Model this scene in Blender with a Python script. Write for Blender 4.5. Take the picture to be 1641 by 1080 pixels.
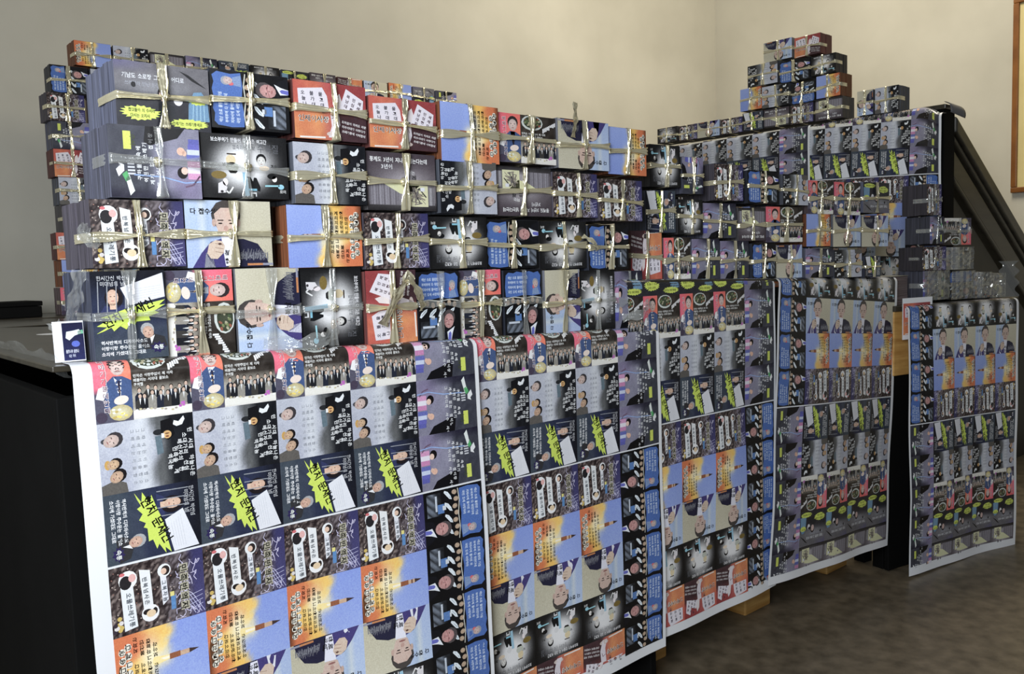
import bpy, math, random
import numpy as np
from mathutils import Vector, Matrix
scn = bpy.context.scene
COL = scn.collection
for o in list(bpy.data.objects): bpy.data.objects.remove(o, do_unlink=True)

# ------------------------------------------------------------------ camera
YAW, PITCH, ROLL, FPX = 0.718, 0.0832, -0.0316, 1380.0
CAM = Vector((-0.4049, -1.5171, 0.4849))
cam_data = bpy.data.cameras.new('camera'); cam = bpy.data.objects.new('camera', cam_data); COL.objects.link(cam)
fw = Vector((math.sin(YAW)*math.cos(PITCH), math.cos(YAW)*math.cos(PITCH), -math.sin(PITCH)))
rt = Vector((math.cos(YAW), -math.sin(YAW), 0)); up = rt.cross(fw)
r2 = math.cos(ROLL)*rt + math.sin(ROLL)*up; u2 = -math.sin(ROLL)*rt + math.cos(ROLL)*up
cam.matrix_world = Matrix(((r2.x, u2.x, -fw.x, CAM.x), (r2.y, u2.y, -fw.y, CAM.y), (r2.z, u2.z, -fw.z, CAM.z), (0, 0, 0, 1)))
cam_data.sensor_width = 36.0; cam_data.lens = FPX/1641.0*36.0; cam_data.clip_start = 0.05
scn.camera = cam

# ------------------------------------------------------------------ light
world = bpy.data.worlds.new('world'); scn.world = world; world.use_nodes = True
bg = world.node_tree.nodes['Background']; bg.inputs[0].default_value = (0.62, 0.64, 0.66, 1); bg.inputs[1].default_value = 0.095
def area(name, loc, target, sx, sy, power, col):
    l = bpy.data.lights.new(name, 'AREA'); l.shape = 'RECTANGLE'; l.size = sx; l.size_y = sy; l.energy = power; l.color = col
    o = bpy.data.objects.new(name, l); COL.objects.link(o); o.location = loc
    o.rotation_euler = (Vector(target)-Vector(loc)).to_track_quat('-Z', 'Y').to_euler()
    return o
area('window_daylight', (-1.50, -1.60, 1.12), (0.6, 0.0, 0.25), 1.3, 1.5, 126, (0.90, 0.95, 1.0))
area('ceiling_lamp_light', (3.9, 0.6, 3.3), (4.4, 2.2, 0.9), 1.6, 0.8, 90, (1.0, 0.92, 0.76))
area('added_highlight_fill', (1.6, -4.6, 1.55), (2.0, 0.0, 0.4), 0.7, 0.9, 10, (0.92, 0.96, 1.0))  # unseen light added behind the camera for ribbon and film highlights and fill
scn.view_settings.view_transform = 'Standard'; scn.view_settings.look = 'None'
scn.view_settings.exposure = 0.0; scn.view_settings.gamma = 1.0; scn.view_settings.use_curve_mapping = False

# ------------------------------------------------------------------ helpers
def lin(c):
    c = np.asarray(c, float)/255.0
    return np.where(c <= 0.04045, c/12.92, ((c+0.055)/1.055)**2.4)
def L4(c): r = lin(c); return (r[0], r[1], r[2], 1.0)
def mat(name, col, rough=0.5, metal=0.0, spec=0.5):
    m = bpy.data.materials.new(name); m.use_nodes = True
    b = m.node_tree.nodes['Principled BSDF']
    b.inputs['Base Color'].default_value = L4(col); b.inputs['Roughness'].default_value = rough
    b.inputs['Metallic'].default_value = metal; b.inputs['Specular IOR Level'].default_value = spec
    return m
def nd(m, t): return m.node_tree.nodes.new(t)
def lk(m, a, b): m.node_tree.links.new(a, b)
def noise_col(m, c1, c2, scale, detail=4, p0=0.3, p1=0.7, stretch=None, bump=0.0, dist=0.002):
    b = m.node_tree.nodes['Principled BSDF']; tc = nd(m, 'ShaderNodeTexCoord'); n = nd(m, 'ShaderNodeTexNoise')
    n.inputs['Scale'].default_value = scale; n.inputs['Detail'].default_value = detail
    src = tc.outputs['Object']
    if stretch:
        mp = nd(m, 'ShaderNodeMapping'); mp.inputs['Scale'].default_value = stretch; lk(m, src, mp.inputs[0]); src = mp.outputs[0]
    lk(m, src, n.inputs['Vector']); r = nd(m, 'ShaderNodeValToRGB')
    r.color_ramp.elements[0].position = p0; r.color_ramp.elements[1].position = p1
    r.color_ramp.elements[0].color = L4(c1); r.color_ramp.elements[1].color = L4(c2)
    lk(m, n.outputs['Fac'], r.inputs[0]); lk(m, r.outputs[0], b.inputs['Base Color'])
    if bump:
        bp = nd(m, 'ShaderNodeBump'); bp.inputs['Strength'].default_value = bump; bp.inputs['Distance'].default_value = dist
        lk(m, n.outputs['Fac'], bp.inputs['Height']); lk(m, bp.outputs[0], b.inputs['Normal'])
    return m
M = {}
M['wall'] = noise_col(mat('painted_plaster', (190, 186, 172), 0.9, spec=0.2), (184, 180, 167), (197, 193, 180), 2.2, 6, bump=0.15, dist=0.004)
M['floor'] = noise_col(mat('worn_concrete', (100, 90, 74), 0.36), (84, 75, 61), (122, 110, 92), 18, 14, 0.3, 0.72, bump=0.3, dist=0.002)
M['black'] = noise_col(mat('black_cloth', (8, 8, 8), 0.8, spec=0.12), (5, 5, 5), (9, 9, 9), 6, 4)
M['board'] = noise_col(mat('dark_table_board', (48, 44, 36), 0.3), (34, 31, 25), (66, 61, 51), 3, 5, stretch=(1, 6, 1))
M['wood'] = noise_col(mat('raw_pine', (178, 136, 74), 0.55), (160, 116, 58), (196, 156, 92), 4, 6, stretch=(1.5, 1.5, 14), bump=0.2)
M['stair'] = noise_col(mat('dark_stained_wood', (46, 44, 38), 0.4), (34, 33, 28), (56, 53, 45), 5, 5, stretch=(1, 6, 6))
M['stairdark'] = mat('dark_panel_wood', (22, 21, 18), 0.5)  # plain near-black wood for the stair side panel
M['frame'] = noise_col(mat('varnished_frame_wood', (124, 76, 30), 0.35), (104, 60, 22), (140, 90, 40), 6, 4, stretch=(8, 1, 1))
M['mount'] = noise_col(mat('yellowed_mount', (206, 190, 132), 0.6), (200, 184, 126), (214, 199, 143), 5, 3)
M['paper'] = mat('white_paper', (232, 234, 238), 0.42)
M['rail'] = noise_col(mat('grey_skirting', (120, 118, 108), 0.6), (110, 108, 98), (128, 126, 116), 5, 3)
# printed ink on coated paper: colour comes from the printed artwork stored on the mesh
m = mat('coated_print', (128, 128, 128), 0.26, spec=0.45); at = nd(m, 'ShaderNodeAttribute'); at.attribute_name = 'Col'
nz = nd(m, 'ShaderNodeTexNoise'); nz.inputs['Scale'].default_value = 380; nz.inputs['Detail'].default_value = 7; nz.inputs['Roughness'].default_value = 0.65; tc = nd(m, 'ShaderNodeTexCoord'); lk(m, tc.outputs['Object'], nz.inputs['Vector'])
mr = nd(m, 'ShaderNodeMapRange'); mr.inputs[1].default_value = 0.33; mr.inputs[2].default_value = 0.67; mr.inputs[3].default_value = 0.12; mr.inputs[4].default_value = 0.88; lk(m, nz.outputs['Fac'], mr.inputs[0])
hs = nd(m, 'ShaderNodeHueSaturation'); hs.inputs['Saturation'].default_value = 0.87; lk(m, at.outputs['Color'], hs.inputs['Color'])
mx = nd(m, 'ShaderNodeMix'); mx.data_type = 'RGBA'; mx.blend_type = 'OVERLAY'; mx.inputs[0].default_value = 0.24
lk(m, hs.outputs[0], mx.inputs[6]); lk(m, mr.outputs[0], mx.inputs[7])
lk(m, mx.outputs[2], m.node_tree.nodes['Principled BSDF'].inputs['Base Color'])
n2 = nd(m, 'ShaderNodeTexNoise'); n2.inputs['Scale'].default_value = 14; lk(m, tc.outputs['Object'], n2.inputs['Vector'])
bp = nd(m, 'ShaderNodeBump'); bp.inputs['Strength'].default_value = 0.25; bp.inputs['Distance'].default_value = 0.004
lk(m, n2.outputs['Fac'], bp.inputs['Height']); lk(m, bp.outputs[0], m.node_tree.nodes['Principled BSDF'].inputs['Normal'])
M['print'] = m
# cut paper edges: fine stripes along the stack, tinted by the object's own colour
m = mat('cut_paper_edges', (128, 128, 128), 0.55); oi = nd(m, 'ShaderNodeObjectInfo'); tc = nd(m, 'ShaderNodeTexCoord')
mp = nd(m, 'ShaderNodeMapping'); mp.inputs['Scale'].default_value = (6, 420, 6); lk(m, tc.outputs['Object'], mp.inputs[0])
nz = nd(m, 'ShaderNodeTexNoise'); nz.inputs['Scale'].default_value = 1.0; nz.inputs['Detail'].default_value = 2; lk(m, mp.outputs[0], nz.inputs['Vector'])
mr = nd(m, 'ShaderNodeMapRange'); mr.inputs[1].default_value = 0.3; mr.inputs[2].default_value = 0.72; mr.inputs[3].default_value = 0.45; mr.inputs[4].default_value = 1.5
lk(m, nz.outputs['Fac'], mr.inputs[0])
mx = nd(m, 'ShaderNodeMix'); mx.data_type = 'RGBA'; mx.blend_type = 'MULTIPLY'; mx.inputs[0].default_value = 1.0
lk(m, oi.outputs['Color'], mx.inputs[6]); lk(m, mr.outputs[0], mx.inputs[7]); lk(m, mx.outputs[2], m.node_tree.nodes['Principled BSDF'].inputs['Base Color'])
M['edge'] = m
def foil(name, col, metal, rough, clear=0.0):
    m = mat(name, col, rough, metal, 0.8); b = m.node_tree.nodes['Principled BSDF']
    tc = nd(m, 'ShaderNodeTexCoord'); nz = nd(m, 'ShaderNodeTexNoise'); nz.inputs['Scale'].default_value = 45; nz.inputs['Detail'].default_value = 2
    lk(m, tc.outputs['Object'], nz.inputs['Vector']); bp = nd(m, 'ShaderNodeBump'); bp.inputs['Strength'].default_value = 0.5; bp.inputs['Distance'].default_value = 0.004
    lk(m, nz.outputs['Fac'], bp.inputs['Height']); lk(m, bp.outputs[0], b.inputs['Normal'])
    if clear:
        tr = nd(m, 'ShaderNodeBsdfTransparent'); ms = nd(m, 'ShaderNodeMixShader'); ms.inputs[0].default_value = 1-clear
        lk(m, tr.outputs[0], ms.inputs[1]); lk(m, b.outputs[0], ms.inputs[2]); lk(m, ms.outputs[0], m.node_tree.nodes['Material Output'].inputs[0])
    return m
M['foil'] = foil('gold_tinted_cellophane', (240, 232, 200), 0.62, 0.09, 0.06)
M['film'] = foil('clear_cellophane', (225, 228, 226), 0.5, 0.08, 0.58)
M['silver'] = foil('crinkled_clear_wrap', (240, 242, 238), 0.9, 0.07, 0.45)

def mesh_obj(name, verts, faces, material, parent=None, smooth=False, kind=None):
    me = bpy.data.meshes.new(name); me.from_pydata([tuple(v) for v in verts], [], faces); me.update()
    if material: me.materials.append(material)
    if smooth: me.polygons.foreach_set('use_smooth', [True]*len(me.polygons))
    o = bpy.data.objects.new(name, me); COL.objects.link(o)
    if parent: o.parent = parent
    if kind: o['kind'] = kind
    return o
def boxvf(x0, x1, y0, y1, z0, z1):
    v = [(x0,y0,z0),(x1,y0,z0),(x1,y1,z0),(x0,y1,z0),(x0,y0,z1),(x1,y0,z1),(x1,y1,z1),(x0,y1,z1)]
    return v, [(0,3,2,1),(4,5,6,7),(0,1,5,4),(1,2,6,5),(2,3,7,6),(3,0,4,7)]
def bevbox(name, x0, x1, y0, y1, z0, z1, material, parent=None, bev=0.004, kind=None):
    o = mesh_obj(name, *boxvf(x0, x1, y0, y1, z0, z1), material, parent, kind=kind)
    if bev:
        b = o.modifiers.new('bevel', 'BEVEL'); b.width = bev; b.segments = 2
    return o
def empty(name, loc=(0,0,0), rz=0.0):
    o = bpy.data.objects.new(name, None); COL.objects.link(o); o.location = loc; o.rotation_euler = (0, 0, rz); o.empty_display_size = 0.03
    return o
def tag(o, label, cat, group=None):
    o['label'] = label; o['category'] = cat
    if group: o['group'] = group
    return o

# ------------------------------------------------------------------ the room
FLOOR = -0.77; WY = 2.95; WX = 5.9
mesh_obj('floor', [(-4,-5,FLOOR),(WX,-5,FLOOR),(WX,WY,FLOOR),(-4,WY,FLOOR)], [(0,1,2,3)], M['floor'], kind='structure')
bevbox('wall_back', -4, WX+0.1, WY, WY+0.1, FLOOR, 3.6, M['wall'], bev=0, kind='structure')
bevbox('wall_right', WX, WX+0.1, -5, WY, FLOOR, 3.6, M['wall'], bev=0, kind='structure')
mesh_obj('ceiling', [(-4,-5,3.6),(-4,WY,3.6),(WX,WY,3.6),(WX,-5,3.6)], [(0,1,2,3)], M['wall'], kind='structure')
bevbox('trim_1', -4, WX, WY-0.02, WY, FLOOR, 0.33, M['rail'], kind='structure')
TH_E = -0.2111; D_E = (0.9778, -0.2095)
# ------------------------------------------------------------------ printed artwork (flat ink shapes)
GLY = {}
def prepare_glyphs(chars):
    # one text object per weight, one glyph on each line, then cut apart by line
    chars = sorted(set(chars)); pitch = 3.0
    for bold in (0, 1):
        c = bpy.data.curves.new('glyph', 'FONT'); c.body = '\n'.join(chars); c.resolution_u = 1; c.size = 1.0; c.space_line = pitch
        if bold: c.offset = 0.022
        o = bpy.data.objects.new('glyph', c); COL.objects.link(o)
        dg = bpy.context.evaluated_depsgraph_get(); dg.update(); ev = o.evaluated_get(dg); me = ev.to_mesh(); me.calc_loop_triangles()
        v = np.empty(len(me.vertices)*3); me.vertices.foreach_get('co', v); v = v.reshape(-1, 3)[:, :2]
        t = np.empty(len(me.loop_triangles)*3, int); me.loop_triangles.foreach_get('vertices', t); T = v[t].reshape(-1, 3, 2)
        yc = T[..., 1].mean(1); row = np.round((0.35-yc)/pitch).astype(int)
        for i, ch in enumerate(chars):
            g = T[row == i].copy(); g[..., 1] += i*pitch; GLY[(ch, bold)] = g
        ev.to_mesh_clear(); bpy.data.objects.remove(o); bpy.data.curves.remove(c)
def advance(ch):
    if ch == ' ': return 0.42
    if ord(ch) > 0x1000: return 0.92
    return 0.55
class Art:
    def __init__(s, W, H, seed=1):
        s.W, s.H = W, H; s.T = []; s.C = []; s.Z = []; s.z = 0; s.r = random.Random(seed); s.nr = np.random.RandomState(seed)
    def lay(s, z): s.z = z; return s
    def tri(s, T, C, jit=0.0):
        T = np.asarray(T, float).reshape(-1, 3, 2); C = np.asarray(C, float)
        if C.ndim == 1: C = np.broadcast_to(lin(C), (len(T), 3, 3))
        s.T.append(T); s.C.append(C); s.Z.append(np.full(len(T), s.z+jit))
    def poly(s, pts, c, jit=0.0):
        p = np.asarray(pts, float); o = p.mean(0)
        s.tri([[o, p[i], p[(i+1) % len(p)]] for i in range(len(p))], c, jit)
    def strip(s, pts, c):        # convex fan from first point
        p = np.asarray(pts, float); s.tri([[p[0], p[i], p[i+1]] for i in range(1, len(p)-1)], c)
    def rect(s, x0, y0, x1, y1, c, a=0, jit=0.0):
        p = np.array([(x0,y0),(x1,y0),(x1,y1),(x0,y1)], float)
        if a:
            o = p.mean(0); q = math.radians(a); R = np.array([[math.cos(q), -math.sin(q)], [math.sin(q), math.cos(q)]]); p = (p-o)@R.T+o
        s.tri([[p[0],p[1],p[2]],[p[0],p[2],p[3]]], c, jit)
    def ell(s, cx, cy, rx, ry, c, c2=None, a=0, n=14, jit=0.0):
        th = np.linspace(0, 2*math.pi, n, endpoint=False); q = math.radians(a)
        x = rx*np.cos(th); y = ry*np.sin(th); p = np.stack([cx+x*math.cos(q)-y*math.sin(q), cy+x*math.sin(q)+y*math.cos(q)], 1)
        T = [[(cx, cy), p[i], p[(i+1) % n]] for i in range(n)]
        if c2 is None: s.tri(T, c, jit)
        else:
            C = np.empty((n, 3, 3)); C[:, 0] = lin(c); C[:, 1:] = lin(c2); s.tri(T, C, jit)
    def grid(s, x0, y0, x1, y1, nx, ny, fn):
        xs = np.linspace(x0, x1, nx+1); ys = np.linspace(y0, y1, ny+1); X, Y = np.meshgrid(xs, ys, indexing='ij')
        C = lin(np.clip(fn((X-x0)/(x1-x0), (Y-y0)/(y1-y0)), 0, 255)); P = np.stack([X, Y], -1)
        a, b, c, d = P[:-1,:-1], P[1:,:-1], P[1:,1:], P[:-1,1:]; ca, cb, cc, cd = C[:-1,:-1], C[1:,:-1], C[1:,1:], C[:-1,1:]
        s.tri(np.stack([np.stack([a,b,c],-2), np.stack([a,c,d],-2)], 0).reshape(-1,3,2), np.stack([np.stack([ca,cb,cc],-2), np.stack([ca,cc,cd],-2)], 0).reshape(-1,3,3))
    def line(s, pts, w, c):
        p = np.asarray(pts, float); T = []
        for i in range(len(p)-1):
            d = p[i+1]-p[i]; n = np.array([-d[1], d[0]])/(np.linalg.norm(d)+1e-9)*w/2
            T += [[p[i]+n, p[i]-n, p[i+1]-n], [p[i]+n, p[i+1]-n, p[i+1]+n]]
        s.tri(T, c)
    def text(s, t, x, y, size, c, a=0, bold=1, sx=1.0, sp=1.0):
        q = math.radians(a); R = np.array([[math.cos(q), -math.sin(q)], [math.sin(q), math.cos(q)]]); cx = 0.0
        for ch in t:
            g = GLY.get((ch, bold))
            if g is not None and len(g):
                v = g.copy(); v[..., 0] = (v[..., 0]+cx)*sx; s.tri((v*size)@R.T+np.array([x, y]), c)
            cx += advance(ch)*sp
    def burst(s, cx, cy, rx, ry, c, n=22, a=0, k=0.62):
        pts = []; q = math.radians(a)
        for i in range(2*n):
            th = math.pi*i/n; f = 1.0 if i % 2 == 0 else k+0.1*s.r.random()
            f *= 0.88+0.16*s.r.random(); x, y = rx*f*math.cos(th), ry*f*math.sin(th)
            pts.append((cx+x*math.cos(q)-y*math.sin(q), cy+x*math.sin(q)+y*math.cos(q)))
        s.poly(pts, c)
    def head(s, cx, cy, r, skin, hair, a=0, hr=1.0):
        q = math.radians(a); ux, uy = -math.sin(q), math.cos(q); rx_, ry_ = math.cos(q), math.sin(q)
        z = s.z
        s.ell(cx+ux*r*0.32, cy+uy*r*0.32, r*0.98*hr, r*1.08*hr, hair, a=a, n=12)
        s.z = z+0.4; s.ell(cx-ux*r*0.12, cy-uy*r*0.12, r*0.80, r*1.0, skin, [v*0.86 for v in skin], a=a, n=12)
        s.z = z+0.7
        for k in (-1, 1): s.ell(cx+rx_*k*r*0.34+ux*r*0.06, cy+ry_*k*r*0.34+uy*r*0.06, r*0.15, r*0.06, (50, 38, 36), a=a, n=6)
        s.ell(cx-ux*r*0.28, cy-uy*r*0.28, r*0.1, r*0.17, [v*0.78 for v in skin], a=a, n=6)
        s.ell(cx-ux*r*0.6, cy-uy*r*0.6, r*0.26, r*0.07, (150, 84, 80), a=a, n=6)
        s.z = z
    def done(s):
        T = np.concatenate(s.T); C = np.concatenate(s.C); Z = np.concatenate(s.Z)
        T = np.clip(T, (0, 0), (s.W, s.H)); return T, C, Z
def mixc(a, b, t): t = np.clip(t, 0, 1)[..., None]; return np.asarray(a, float)*(1-t)+np.asarray(b, float)*t
def sstep(a, b, x): t = np.clip((x-a)/(b-a), 0, 1); return t*t*(3-2*t)
W_ = (238, 240, 244)

def art_rocket():
    a = Art(16, 12, 3); r = a.nr
    def f(u, v):
        n = r.rand(*u.shape)
        w = u+0.10*np.sin(5*v+1)+0.06*(n-.5)
        c = mixc((122, 148, 226), (142, 165, 232), v)
        c = mixc(c, (248, 226, 160), sstep(0.42, 0.56, w))
        c = mixc(c, (244, 190, 60), sstep(0.52, 0.66, w+0.2*np.abs(v-.45)))
        c = mixc(c, (214, 104, 26), sstep(0.68, 0.9, w+0.12*np.sin(9*v)))
        c = mixc(c, (254, 246, 214), np.exp(-((u-.64)/.13)**2-((v-.38)/.28)**2)*0.95)
        c = mixc(c, (226, 96, 26), np.exp(-((u-.80)/.10)**2-((v-.22)/.12)**2)*0.8)
        c = mixc(c, (255, 240, 190), np.exp(-((u-.47)/.07)**2-((v-.5)/.10)**2))
        return mixc(c, (92, 44, 20), sstep(0.9, 1.02, u)*sstep(.45, .8, v))
    a.grid(0, 0, 16, 12, 22, 14, f)
    a.lay(.6).strip([(6.8,6.35),(6.8,5.65),(9.6,5.2),(9.9,6.0),(9.6,6.8)], (252,228,150)); a.lay(.8).strip([(6.8,6.2),(6.8,5.8),(8.8,5.75),(8.8,6.25)], (255,246,220)); a.lay(1).strip([(1.6,6.0),(3.4,6.45),(3.4,5.6)], (70,52,50)); a.rect(3.4,5.6,5.0,6.45,(206,170,140)); a.rect(5.0,5.5,6.9,6.5,(150,84,44)); a.rect(3.9,5.6,4.3,6.45,(120,80,60))
    a.poly([(14.0,6.6),(14.4,5.2),(15.4,4.9),(15.8,7),(15.5,10.6),(14.6,10.8),(14.2,9)], (96,58,30))
    a.lay(2)
    for x, y, t in ((8.9,11,'아사된것은'),(10,11.1,'계리의로천이그'),(11.1,11.1,'천하문뒤여이'),(12.2,10.0,'만미이로다'),(8.9,5.4,'보아라'),(10,4.5,'하늘잡'),(11.1,4.4,'불선만'),(12.2,3.6,'치화는')):
        for k, ch in enumerate(t): a.text(ch, x, y-0.92*k-0.9, 0.86, (24,16,14), bold=1)
    for x, y, t in ((13.3,10.4,'심계가그계다'),(14.3,11,'지고의디속국')):
        for k, ch in enumerate(t):
            a.lay(2).ell(x+0.5, y-1.5*k-0.8, 0.62, 0.68, (236,230,214), n=8); a.lay(3).text(ch, x, y-1.5*k-1.3, 1.15, (20,14,12))
    return a
def art_face():
    a = Art(16, 12, 4)
    def f(u, v):
        c = mixc((164, 184, 226), (178, 198, 230), v); c = mixc(c, (204, 214, 222), np.exp(-((u-.19)/.03)**2)*.9); c = mixc(c, (150, 176, 200), np.exp(-((u-.24)/.015)**2)*.6)
        return mixc(c, mixc((192, 186, 160), (206, 200, 176), v), sstep(0.44, 0.5, u))
    a.grid(0, 0, 16, 12, 16, 10, f)
    a.lay(1).poly([(0.9,0),(2.6,2.6),(4.4,4.6),(6.5,5.2),(7,0)], (62,52,122)); a.poly([(7,0),(7.4,5),(10.5,5.1),(13.2,4.2),(14.6,2.2),(15.3,0)], (34,34,62))
    a.poly([(3.0,0),(3.4,2.6),(4.4,3.2),(5,0)], (226,228,240))
    a.lay(2).ell(7.4,9.3,2.7,2.9,(74,68,66)); a.lay(2.5).poly([(5.2,9.6),(5.5,7.5),(6.0,5.8),(7.4,5.0),(8.9,5.8),(9.5,7.6),(9.6,9.8),(8.6,10.7),(6.5,10.7)], (208,180,166))
    a.lay(3).ell(6.3,7.9,.42,.13,(40,32,32)); a.ell(8.3,7.9,.42,.13,(40,32,32)); a.rect(5.8,8.35,6.9,8.55,(66,50,46)); a.rect(7.8,8.35,8.9,8.55,(66,50,46))
    a.ell(7.3,7.0,.45,.5,(190,150,138)); a.ell(7.3,6.1,.8,.22,(150,96,92)); a.ell(5.1,8,.35,.7,(196,164,150)); a.ell(9.7,8,.35,.7,(196,164,150))
    a.lay(3.5).poly([(6.3,5.6),(8.9,5.4),(8.6,2.5),(8.3,0.2),(6.9,0.2),(6.6,2.6)], (230,230,244))
    a.lay(4).poly([(3.6,2.6),(4.0,4.2),(5.2,4.9),(6.4,4.7),(6.9,3.8),(6.6,2.6),(5.4,1.5),(4.2,1.6)], (214,190,170)); a.lay(4.5)
    for k in range(3): a.line([(5.1,4.3-.75*k),(6.6,4.0-.7*k)], .09, (150,118,100))
    a.ell(6.0,4.2,.35,.22,(90,58,50),n=7); a.text('북남',6.75,2.0,1.35,(16,16,20)); a.text('합의',6.8,.7,1.1,(16,16,20))
    a.lay(2.2).text('다 잡수셨네..',0.9,9.6,1.15,(28,30,38))
    for k in range(26): x = 9.6+k*.19; a.line([(x,1.1+.5*a.r.random()),(x+.3,2.6+.8*a.r.random())], .05, (150,150,160))
    a.text('의서까지',9.7,1.3,1.5,(120,122,132))
    a.lay(2.6).rect(11,.2,14,.6,(196,122,60)); a.rect(14,.2,16,.6,(150,150,170))
    return a
def art_red():
    a = Art(16, 12, 5); r = a.nr
    def f(u, v):
        n = r.rand(*u.shape)
        c = mixc((222, 138, 62), (196, 74, 52), sstep(.3, .8, v)+.3*np.sin(7*u+3*v)); c = mixc(c, (168, 62, 74), sstep(.3, .5, u)*.7)
        c = mixc(c, (150, 40, 44), sstep(.5, .62, u)*sstep(.3, .9, v)); c = mixc(c, (72, 46, 52), sstep(.5, .58, u)*sstep(.62, .45, v)); return c+(n[..., None]-.5)*14
    a.grid(0, 0, 16, 12, 16, 10, f)
    a.lay(1).poly([(7.2,0.6),(8,3),(7.7,6.6),(9.6,6.6),(9.9,3.4),(8.9,0.6)], (226,218,226)); a.poly([(8.6,6.2),(9,9),(10,10),(10.6,8),(10,6.3)], (232,222,224)); a.ell(8.4,1.3,1.6,.6,(214,196,188))
    a.lay(2).poly([(1.0,6.6),(.9,10.2),(6.2,10.9),(7.2,9.2),(7.5,6.6)], (228,222,232)); a.poly([(9.7,6.5),(11.5,11.2),(15.4,9.0),(15.0,5.3)], (230,224,234))
    a.lay(3)
    for k, t in enumerate(('오늘나','불가대','물고대한')):
        for j, ch in enumerate(t): a.text(ch, 1.5+1.9*k+.18*j, 9.1-1.15*j, .95, (70,66,80))
    for k, t in enumerate(('북남대화','민심천심','제재하박')):
        for j, ch in enumerate(t): a.text(ch, 11.5+1.25*k-.35*j, 9.4-.65*k-1.05*j, .85, (84,60,72), a=-20)
    a.lay(1.5).text('인재이사장', .75, 3.7, 1.5, (236,236,228), sx=.98); a.lay(2.5).text('인재이사장', .8, 3.75, 1.42, (46,66,76), bold=0)
    a.lay(2)
    for k in range(3): a.text(('도미없이 하치도 라문','미수의대가 아장다가','쓰레기통에 이박합네')[k], 10.2, 3.9-1.0*k, .62, (228,222,224), a=-9)
    a.line([(8,4.6),(9,5),(9.3,4)], .15, (120,90,100)); a.line([(1,.3),(6.5,.5)], .35, (236,232,226))
    return a
def art_glow():
    a = Art(16, 12, 6)
    def f(u, v):
        d = np.sqrt(((u-.48)/.48)**2+((v-.52)/.55)**2); c = mixc((236, 236, 238), (30, 30, 32), sstep(.35, 1.05, d))
        c = mixc(c, (20, 20, 22), sstep(.86, 1, np.abs(u-.5)*2)); return mixc(c, (38, 36, 36), np.exp(-((u-.88)/.12)**2-((v-.3)/.16)**2))
    a.grid(0, 0, 16, 12, 20, 14, f)
    a.lay(1).text('보소부여가 만들어 다 것은 여고간', 1.7, 10.6, .95, (226,226,230), sx=.75); a.text('합속화된 난보', 5.6, 9.3, .95, (80,82,90), sx=.75, bold=0); a.text('주북질', 10.2, 9.0, 1.9, (96,98,104), sx=.8, bold=0)
    a.ell(5.2,7.2,.9,1.0,(224,206,164)); a.rect(4.5,8.2,6.2,8.45,(60,46,34)); a.ell(5.4,5.9,1.2,.9,(196,200,188)); a.strip([(4.6,5.2),(6.4,5.2),(6.0,4.7),(5.0,4.7)], (34,34,34)); a.text('넘구',3.6,6.1,.7,(60,60,60))
    a.head(10.9, 7.3, 1.0, (238,236,232), (28,28,30)); a.ell(11.4,5.9,1.0,.5,(232,212,186)); a.text('고소',12.6,6.1,.7,(60,60,60))
    a.lay(1).ell(2.9,4.3,1.4,.75,(126,104,40)); a.ell(4.0,3.0,.5,.7,(240,230,232)); a.poly([(2.6,.9),(2.7,2.7),(3.6,3.2),(4.3,2.0),(4.0,1.0)], (224,220,224)); a.line([(4.0,1.4),(4.6,.9),(5.4,2.1)], .3, (232,232,232)); a.lay(1.5).ell(3.3,1.2,.3,.25,(60,56,60),n=7)
    a.lay(1).rect(7.4,.5,8.2,5.0,(150,196,220),a=5); a.lay(1.5).poly([(8.1,4.2),(8.3,1.8),(10.4,1.4),(10.5,2.2),(9.8,4.0)], (24,26,30)); a.ell(8.9,5.0,.75,.7,(222,222,224)); a.lay(2).strip([(8.6,4.3),(9.4,4.3),(9.1,3.3)], (236,238,240)); a.rect(8.2,1.5,9.8,1.9,(120,190,216)); a.rect(8.6,.4,9.7,1.2,(226,228,230)); a.lay(2.4).rect(8.8,.4,9.5,.9,(60,60,60))
    a.lay(1).ell(12.8,4.4,.9,.55,(24,24,26)); a.ell(13.3,3.9,.5,.6,(230,226,222)); a.line([(11.4,2.5),(14.2,2.6)], .3, (150,214,228)); a.ell(14.5,2.4,.6,.5,(146,206,226)); a.text('로미',14.2,1.2,.7,(210,210,210))
    return a
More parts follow.
